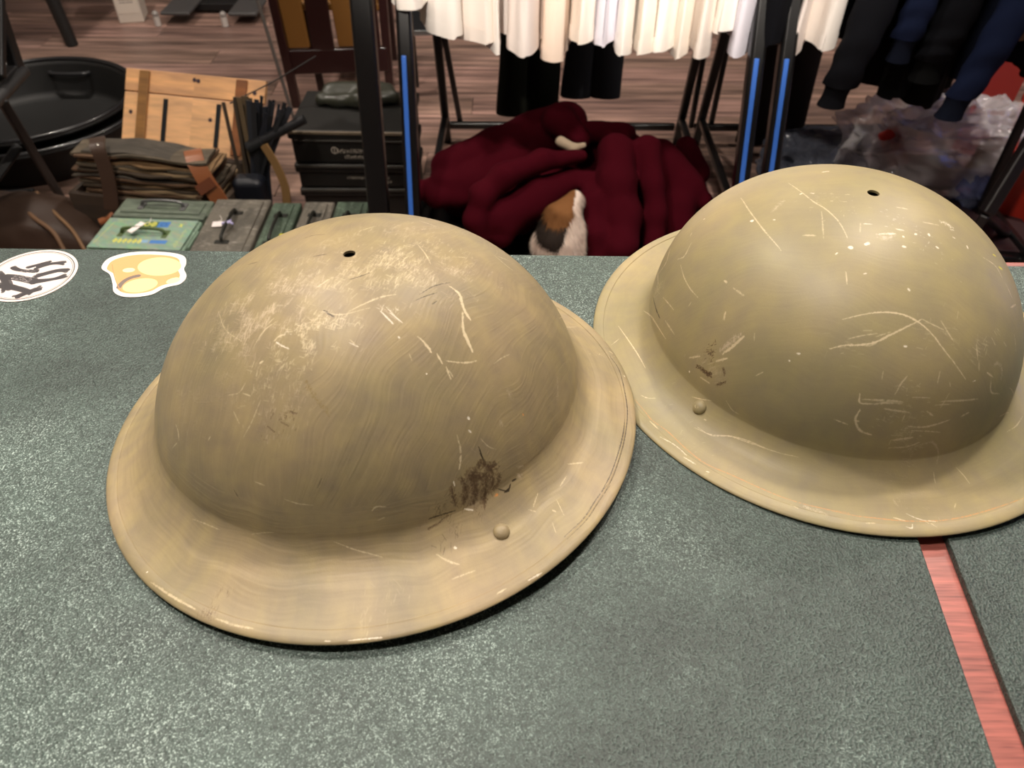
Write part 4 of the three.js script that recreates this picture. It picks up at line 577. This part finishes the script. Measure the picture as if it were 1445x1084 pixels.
shirt('black T-shirt hanging between the white shirts above the blue lit posts', 'shirt', 0.56, -1.75, 0.6, -0.2, black, { thick: 0.055, wav: 0.01 });
shirt('peach T-shirt of which a hem corner shows under the black one', 'shirt', 0.585, -1.79, 0.592, -0.22, whites[3], { thick: 0.03, wav: 0.006 });
shirt('white T-shirt right of the black one, with a pointed hem', 'shirt', 0.632, -1.765, 0.572, -0.2, whites[2], { thick: 0.03, wav: 0.008 });
shirt('white T-shirt furthest right, next to the dark sweatshirts', 'shirt', 0.685, -1.765, 0.585, -0.24, whites[0], { thick: 0.055, wav: 0.012 });
// sweatshirts with hanging sleeves
function sleeve(parent, path, r0, r1, mat, cuffMat, seed) {
  const c = curve(path), N = 28, M = 34, rows = [];
  for (let i = 0; i <= N; i++) { const u = i / N, p = c.getPoint(u), r = r0 + (r1 - r0) * u, ring = []; for (let k = 0; k < M; k++) { const a = k / M * 6.2832, f = 1 + 0.13 * noise2(k / M * 6 + seed * 9, u * 7) + 0.08 * Math.sin(u * 40 + 3 * Math.sin(a)) * u; ring.push([p.x + r * f * Math.cos(a), p.y, p.z + 0.8 * r * f * Math.sin(a)]); } rows.push(ring); }
  const m = mesh('sleeve', toGeo(rows.reverse()), mat, parent), e = c.getPoint(1), cr = [];
  for (let i = 0; i <= 8; i++) { const ring = []; for (let k = 0; k < 60; k++) { const a = k / 60 * 6.2832, rr = r1 * (0.86 - 0.12 * Math.sin(i / 8 * 3.14) + 0.02 * (k & 1)); ring.push([e.x + (path[path.length - 1][0] - path[path.length - 2][0]) * 0.25 * (i / 8) + rr * Math.cos(a), e.y + 0.005 - 0.055 * i / 8, e.z + 0.8 * rr * Math.sin(a)]); } cr.push(ring); }
  mesh('cuff', toGeo(cr.reverse(), false), cuffMat, m); return m;
}
const sw = (label, x, hem, yaw, mat, o) => shirt(label, 'sweatshirt', x, -1.8, hem, yaw, mat, { name: 'sweatshirt', depth: 0.44, flare: 1.1, ...o });
{ const t = sw('black sweatshirt at the left end of the dark row, with a long cuffed sleeve', 0.8, 0.56, -0.2, black, { thick: 0.07, wav: 0.012 }); sleeve(t, [[0.0, 1.2, -0.02], [-0.005, 0.9, 0.03], [-0.02, 0.66, 0.05], [-0.045, 0.515, 0.055]], 0.05, 0.036, black, black, 2); }
{ const t = sw('black sweatshirt with a navy sleeve, second in the dark row', 0.905, 0.46, -0.12, charcoal, { thick: 0.09, wav: 0.02 }); sleeve(t, [[-0.02, 1.2, 0.0], [-0.03, 0.9, 0.04], [-0.035, 0.72, 0.05], [-0.04, 0.62, 0.05]], 0.04, 0.03, navy2, navy, 3); }
{ const t = sw('wide black sweatshirt sagging lowest in the dark row', 1.0, 0.44, -0.05, charcoal, { thick: 0.1, wav: 0.026, slope: 0.03 }); sleeve(t, [[-0.02, 1.2, 0.0], [-0.03, 0.85, 0.03], [-0.045, 0.65, 0.035], [-0.055, 0.57, 0.03]], 0.045, 0.04, black, charcoal, 4); }
{ const t = sw('navy sweatshirt with the longest cuffed sleeve in the dark row', 1.09, 0.5, -0.02, navy, { thick: 0.08, wav: 0.014 }); sleeve(t, [[0.02, 1.2, 0.0], [0.0, 0.85, 0.05], [-0.035, 0.65, 0.07], [-0.075, 0.505, 0.08]], 0.046, 0.036, navy2, navy, 5); }
sw('tan sweatshirt showing one narrow edge between dark ones', 1.145, 0.6, 0.0, cotton(0x8a7460), { thick: 0.028, wav: 0.005 });
{ const t = sw('dark navy sweatshirt right of the narrow tan one', 1.2, 0.54, 0.04, navy, { thick: 0.07, wav: 0.014 }); sleeve(t, [[0.0, 1.2, 0.0], [-0.01, 0.85, 0.03], [-0.015, 0.7, 0.04], [-0.02, 0.63, 0.045]], 0.042, 0.036, navy2, navy, 6); }
sw('olive black sweatshirt at the right end of the rack, cut by the photo edge', 1.285, 0.5, 0.05, olive, { thick: 0.09, wav: 0.02 });
// dark trousers on the rear rail
function trousers(label, x, w, hem, mat, z = -2.42) {
  const t = thing('trousers', label, 'trousers', [x, 0, z]);
  const leg = (cx, ph) => { const rows = []; for (let i = 0; i <= 20; i++) { const v = i / 20, ring = []; for (let k = 0; k < 40; k++) { const a = k / 40 * 6.2832, rw = w / 4 * (1.12 - 0.2 * v), f = 1 + 0.1 * noise2(k / 40 * 5 + ph, v * 4); ring.push([cx * (1 - 0.25 * v) + rw * f * Math.cos(a), hem + (0.88 - hem) * v, 0.03 * f * Math.sin(a)]); } rows.push(ring); } return toGeo(rows, true); };
  mesh('leg', leg(-w / 4, x), mat, t); mesh('leg', leg(w / 4, x + 5), mat, t); mesh('waistband', rb(w * 0.8, 0.04, 0.05, 0.015, 0, 0.875, 0), mat, t); return t;
}
trousers('olive black trousers hanging behind the left white shirts', 0.045, 0.19, 0.14, olive); trousers('black and navy trousers hanging behind the middle white shirts', 0.245, 0.18, 0.2, cotton(0x10131d)); trousers('brown black trousers hanging behind the blue lit posts', 0.845, 0.2, 0.05, brownBlack);

// ------------------------------------------------------------------ burgundy plush coat heaped on a low black box
{
  const t = thing('low_display_box', 'low glossy black box under the burgundy plush coat', 'box', [0.15, 0, -1.82]);
  mesh('carcass', rb(0.82, 0.06, 0.46, 0.006, 0, 0.03, 0), rackBlack, t); mesh('top', rb(0.84, 0.014, 0.48, 0.004, 0, 0.067, 0), rackBlack, t); mesh('edge', rb(0.84, 0.006, 0.004, 0.0015, 0, 0.066, 0.241), std(0x5c5c5c, 0.3, { metalness: 0.6 }), t);
}
const plushBump = pixels(512, 512, (x, y) => { const v = cl(128 + 120 * fbm2(x / 4, y / 4, 3)); return [v, v, v]; }, false);
const plush = phy(0x400612, 0.95, { specularIntensity: 0.15, sheen: 0.25, sheenColor: new THREE.Color(0x8a1428), sheenRoughness: 0.35 });
{
  const t = thing('plush_coat', 'burgundy plush coat heaped on a low box under the white shirts', 'coat');
  const caps = [
    [[-0.172, 0.250, -1.850], [-0.047, 0.243, -1.950], 0.046, 0.061], [[-0.047, 0.243, -1.950], [0.061, 0.265, -2.000], 0.061, 0.065], [[0.061, 0.265, -2.000], [0.144, 0.303, -2.000], 0.065, 0.057],
    [[-0.182, 0.226, -1.800], [-0.115, 0.210, -1.830], 0.039, 0.053], [[-0.115, 0.210, -1.830], [0.001, 0.242, -1.880], 0.053, 0.053], [[-0.234, 0.224, -1.780], [-0.197, 0.211, -1.760], 0.024, 0.023],
    [[-0.197, 0.211, -1.760], [-0.147, 0.200, -1.780], 0.023, 0.025], [[0.117, 0.332, -1.950], [0.172, 0.318, -1.880], 0.045, 0.029], [[0.166, 0.320, -1.780], [0.066, 0.328, -1.740], 0.016, 0.024],
    [[0.066, 0.328, -1.740], [-0.025, 0.313, -1.690], 0.024, 0.030], [[-0.025, 0.313, -1.690], [-0.076, 0.276, -1.660], 0.030, 0.030], [[-0.076, 0.276, -1.660], [-0.092, 0.224, -1.635], 0.030, 0.027],
    [[-0.092, 0.224, -1.635], [-0.082, 0.183, -1.630], 0.027, 0.025], [[0.147, 0.259, -1.770], [0.057, 0.236, -1.720], 0.032, 0.049], [[0.057, 0.236, -1.720], [-0.031, 0.203, -1.670], 0.049, 0.050],
    [[-0.031, 0.203, -1.670], [-0.030, 0.171, -1.640], 0.050, 0.028], [[0.258, 0.312, -1.820], [0.256, 0.264, -1.740], 0.047, 0.050], [[0.256, 0.264, -1.740], [0.268, 0.206, -1.690], 0.050, 0.049],
    [[0.268, 0.206, -1.690], [0.268, 0.161, -1.640], 0.049, 0.041], [[0.268, 0.161, -1.640], [0.259, 0.151, -1.625], 0.041, 0.036], [[0.337, 0.314, -1.830], [0.352, 0.256, -1.755], 0.038, 0.026],
    [[0.352, 0.256, -1.755], [0.361, 0.195, -1.710], 0.026, 0.027], [[0.361, 0.195, -1.710], [0.358, 0.135, -1.670], 0.027, 0.027], [[0.383, 0.254, -1.900], [0.456, 0.191, -1.850], 0.053, 0.050],
    [[0.456, 0.191, -1.850], [0.506, 0.176, -1.820], 0.050, 0.024], [[0.434, 0.167, -1.800], [0.437, 0.111, -1.760], 0.046, 0.046], [[0.185, 0.271, -1.760], [0.194, 0.237, -1.700], 0.016, 0.025],
    [[0.194, 0.237, -1.700], [0.201, 0.183, -1.645], 0.025, 0.029], [[0.201, 0.183, -1.645], [0.208, 0.134, -1.620], 0.029, 0.026], [[0.206, 0.303, -1.950], [0.290, 0.312, -1.920], 0.028, 0.030],
    [[0.490, 0.211, -2.050], [0.509, 0.183, -1.950], 0.032, 0.033], [[-0.152, 0.125, -1.920], [0.064, 0.126, -1.970], 0.056, 0.082], [[0.064, 0.126, -1.970], [0.253, 0.130, -1.980], 0.082, 0.082],
    [[0.253, 0.130, -1.980], [0.459, 0.096, -1.980], 0.082, 0.068], [[0.186, 0.207, -2.000], [0.310, 0.208, -2.000], 0.066, 0.066], [[0.193, 0.156, -1.860], [0.218, 0.097, -1.800], 0.054, 0.061],
    [[0.218, 0.097, -1.800], [0.363, 0.100, -1.820], 0.061, 0.061], [[-0.046, 0.166, -1.840], [0.014, 0.136, -1.800], 0.054, 0.053],
    [[0.0, 0.14, -1.9], [0.4, 0.14, -1.9], 0.07, 0.07],
  ];
  const g = blob(caps, 0.02, [-0.36, 0.05, -2.16], [0.66, 0.5, -1.5], 116, 0.003, 26);
  const body = mesh('coat_body', g, plush, t);
  mesh('lining', blob([[[0.118, 0.333, -1.830], [0.150, 0.330, -1.800], 0.014, 0.011], [[0.150, 0.330, -1.800], [0.173, 0.344, -1.790], 0.011, 0.007]], 0.01, [0.0, 0.24, -1.95], [0.26, 0.42, -1.7], 40), cotton(0xb09c84), t);
}
{ // fur piece: a body and its guard hairs
  const t = thing('fur_piece', 'white, brown and black fur piece tucked into the burgundy coat', 'fur');
  const caps = [[[0.148, 0.275, -1.655], [0.114, 0.244, -1.610], 0.018, 0.039], [[0.114, 0.244, -1.610], [0.104, 0.195, -1.585], 0.039, 0.051], [[0.104, 0.195, -1.585], [0.111, 0.154, -1.570], 0.051, 0.047], [[0.143, 0.223, -1.600], [0.146, 0.157, -1.585], 0.026, 0.024]];
  const g = blob(caps, 0.02, [-0.02, 0.04, -1.76], [0.24, 0.36, -1.46], 64, 0.002, 50);
  const CREAM = [0.74, 0.62, 0.53], BROWN = [0.19, 0.085, 0.032], DARK = [0.03, 0.022, 0.018];
  const toneAt = (x, y) => { const q = 0.012 * noise2(x * 70, y * 50), Y = y + q, X = x + q; if (Y > 0.305) return DARK.map((c, i) => 0.5 * c + 0.5 * BROWN[i]); const right = 0.105 + (Y - 0.205) * 0.55; if (Y < 0.208 || X > right || (Y < 0.26 && X < 0.058 + (0.255 - Y) * 0.2)) return CREAM; return Y < 0.25 ? DARK : BROWN; };
  const p = g.attributes.position, nn = g.attributes.normal, col = new Float32Array(p.count * 3); for (let i = 0; i < p.count; i++) col.set(toneAt(p.getX(i), p.getY(i)), 3 * i); g.setAttribute('color', new THREE.BufferAttribute(col, 3));
  const m = new THREE.MeshPhysicalMaterial({ vertexColors: true, roughness: 0.95, specularIntensity: 0.1 }); mesh('pelt', g, m, t);
  const r = rng(4), hp = [], hc = [];
  for (let k = 0; k < 9000; k++) { const i = Math.floor(r() * p.count), x = p.getX(i), y = p.getY(i), z = p.getZ(i), L = 0.01 + 0.012 * r(), d = new THREE.Vector3(nn.getX(i) * 0.5 + 0.25 * (r() - 0.5), nn.getY(i) * 0.5 - 0.75, nn.getZ(i) * 0.5 + 0.1 + 0.25 * (r() - 0.5)).normalize().multiplyScalar(L), s = 0.0006; const a = r() * 6.28; hp.push(x + s * Math.cos(a), y, z + s * Math.sin(a), x - s * Math.cos(a), y, z - s * Math.sin(a), x + d.x, y + d.y, z + d.z); const c = toneAt(x, y), v = 0.8 + 0.4 * r(); for (let q = 0; q < 3; q++) hc.push(c[0] * v, c[1] * v, c[2] * v); }
  const hg = new THREE.BufferGeometry(); hg.setAttribute('position', new THREE.Float32BufferAttribute(hp, 3)); hg.setAttribute('color', new THREE.Float32BufferAttribute(hc, 3)); hg.computeVertexNormals(); mesh('guard_hair', hg, m, t).userData.kind = 'stuff';
}

// ------------------------------------------------------------------ right side: bags, red crate, black case
function crumple(rx, ry, rz, seed, amp, fr = 9, N = 96) { const g = new THREE.SphereGeometry(1, N, N * 0.66 | 0), p = g.attributes.position; for (let i = 0; i < p.count; i++) { let x = p.getX(i), y = p.getY(i), z = p.getZ(i); const q = v => Math.sign(v) * Math.abs(v) ** 0.75, n = 1 - Math.abs(noise3(x * fr * 0.3 + seed, y * fr * 0.3, z * fr * 0.3)) * 2, m = 1 - 2 * Math.abs(noise3(x * fr + seed, y * fr, z * fr)), e = 1 + amp * (n + 0.4 * m); p.setXYZ(i, q(x) * rx * e, q(y) * ry * (e + 0.5 * amp * m), q(z) * rz * e); } const h = mergeVertices((() => { g.deleteAttribute('uv'); g.deleteAttribute('normal'); return g; })(), 1e-5); h.computeVertexNormals(); return h; }
const film = phy(0xf8f4f6, 0.13, { transmission: 0.7, thickness: 0, ior: 1.45, specularIntensity: 1 });
const filmDark = phy(0x9aa0b4, 0.14, { transmission: 0.75, thickness: 0, ior: 1.45 });
{
  const t = thing('wrapped_package', 'dark green folded clothing sealed in glossy clear plastic behind the right helmet', 'package', [0.99, 0.075, -2.22], 0.06);
  mesh('clothing', crumple(0.16, 0.05, 0.13, 3, 0.1, 5), std(0x1d2219, 0.8), t); mesh('plastic_film', crumple(0.2, 0.066, 0.16, 8, 0.12, 12), filmDark, t);
}
{
  const t = thing('plastic_bag', 'large crumpled clear plastic bag with red and brown items inside', 'bag', [1.27, 0.16, -2.14], -0.1);
  mesh('film', crumple(0.27, 0.125, 0.15, 21, 0.2, 7, 140), film, t);
  mesh('film_fold', crumple(0.2, 0.07, 0.1, 35, 0.22, 12, 96).translate(0.02, 0.02, 0.03), film, t);
  mesh('red_packet', rb(0.055, 0.13, 0.02, 0.008, 0, 0, 0).rotateZ(0.6).translate(-0.165, 0.035, 0.07), std(0xc02a20, 0.5), t);
  mesh('brown_figure', blob([[[0.11, -0.03, 0.06], [0.12, 0.03, 0.04], 0.045, 0.035], [[0.07, -0.02, 0.07], [0.09, 0.05, 0.05], 0.02, 0.018]], 0.02, [0, -0.12, -0.06], [0.22, 0.12, 0.16], 48, 0.005, 40), std(0x6b5236, 0.8), t);
  mesh('red_base', rb(0.12, 0.03, 0.08, 0.012, 0.09, -0.075, 0.075), std(0xd8402c, 0.5), t); mesh('grey_cloth', crumple(0.1, 0.035, 0.07, 12, 0.2, 6, 48).translate(-0.06, -0.06, 0.02), std(0x55504e, 0.8), t);
}
{ const t = thing('plastic_bag', 'small clear plastic bag with blue light put into its colour, at the foot of the black rack leg', 'bag', [1.34, 0.12, -1.98], 0.4); mesh('film', crumple(0.07, 0.05, 0.06, 50, 0.22, 10, 64), phy(0xb8c4f0, 0.1, { transmission: 0.85, thickness: 0, ior: 1.45 }), t); mesh('twisted_neck', crumple(0.02, 0.05, 0.02, 55, 0.3, 8, 32).translate(0.02, 0.06, -0.01), film, t); }  // blue lamp tint put into the colour of the clear film
{
  const t = thing('flat_black_case', 'flat black case with dark plum panel on the floor behind the right helmet', 'case', [1.13, 0, -1.86], -0.12);
  mesh('body', rb(0.62, 0.09, 0.3, 0.008, 0, 0.045, 0), rackBlack, t); mesh('lid_panel', rb(0.4, 0.008, 0.25, 0.003, 0.08, 0.093, 0), std(0x2b1a1c, 0.45), t); mesh('clasp', rb(0.05, 0.03, 0.008, 0.003, 0.1, 0.06, 0.152), steelGrey, t); mesh('clasp', rb(0.05, 0.03, 0.008, 0.003, -0.16, 0.06, 0.152), steelGrey, t);
}
const redP = phy(0xa52514, 0.4, { clearcoat: 0.2 });
{
  const t = thing('red_crate', 'red plastic crate with grey contents at the right edge of the photo', 'crate', [1.56, 0, -2.02], -0.55);
  const W = 0.3, D = 0.4, H = 0.27;
  mesh('wall', rb(W, H, 0.012, 0.004, 0, H / 2, D / 2), redP, t); mesh('wall', rb(W, H, 0.012, 0.004, 0, H / 2, -D / 2), redP, t); mesh('wall', rb(0.012, H, D, 0.004, -W / 2, H / 2, 0), redP, t); mesh('wall', rb(0.012, H, D, 0.004, W / 2, H / 2, 0), redP, t); mesh('bottom', rb(W, 0.012, D, 0.004, 0, 0.008, 0), redP, t);
  mesh('rim', merge([rb(W + 0.03, 0.022, 0.026, 0.007, 0, H, D / 2), rb(W + 0.03, 0.022, 0.026, 0.007, 0, H, -D / 2), rb(0.026, 0.022, D + 0.03, 0.007, -W / 2, H, 0), rb(0.026, 0.022, D + 0.03, 0.007, W / 2, H, 0)]), redP, t);
  const c = mesh('folded_cloth', rb(0.25, 0.16, 0.33, 0.03, 0, 0.1, 0), std(0x8d8078, 0.9)); c.position.copy(t.position); c.rotation.y = t.rotation.y; tag(c, 'grey folded cloth lying inside the red plastic crate', 'cloth');
}
{ const m = mesh('red_board', bar([1.53, 0, -2.42], [1.66, 0.36, -2.6], 0.16, 0.014, 0.004, 0.3), redP); tag(m, 'flat red board leaning upright behind the plastic bag at the right edge', 'board'); }
{ const t = thing('folding_stand', 'black folding stand with crossed legs at the right edge of the photo', 'stand'); const m = std(0x161011, 0.45);
  mesh('leg', bar([1.305, 0.12, -1.9], [1.35, 0.75, -1.98], 0.022, 0.022, 0.006), m, t); mesh('leg', bar([1.2, 0.2, -1.72], [1.34, 0.5, -1.86], 0.034, 0.03, 0.007), m, t); mesh('leg', bar([1.2, 0.2, -1.72], [1.46, 0.0, -1.86], 0.024, 0.024, 0.006), m, t); mesh('leg', bar([1.2, 0.2, -1.72], [1.16, 0.0, -1.7], 0.024, 0.024, 0.006), m, t); mesh('foot_bar', bar([1.305, 0.12, -1.9], [1.32, 0.0, -1.9], 0.022, 0.022, 0.006), m, t); }
renderer.render(scene, camera);
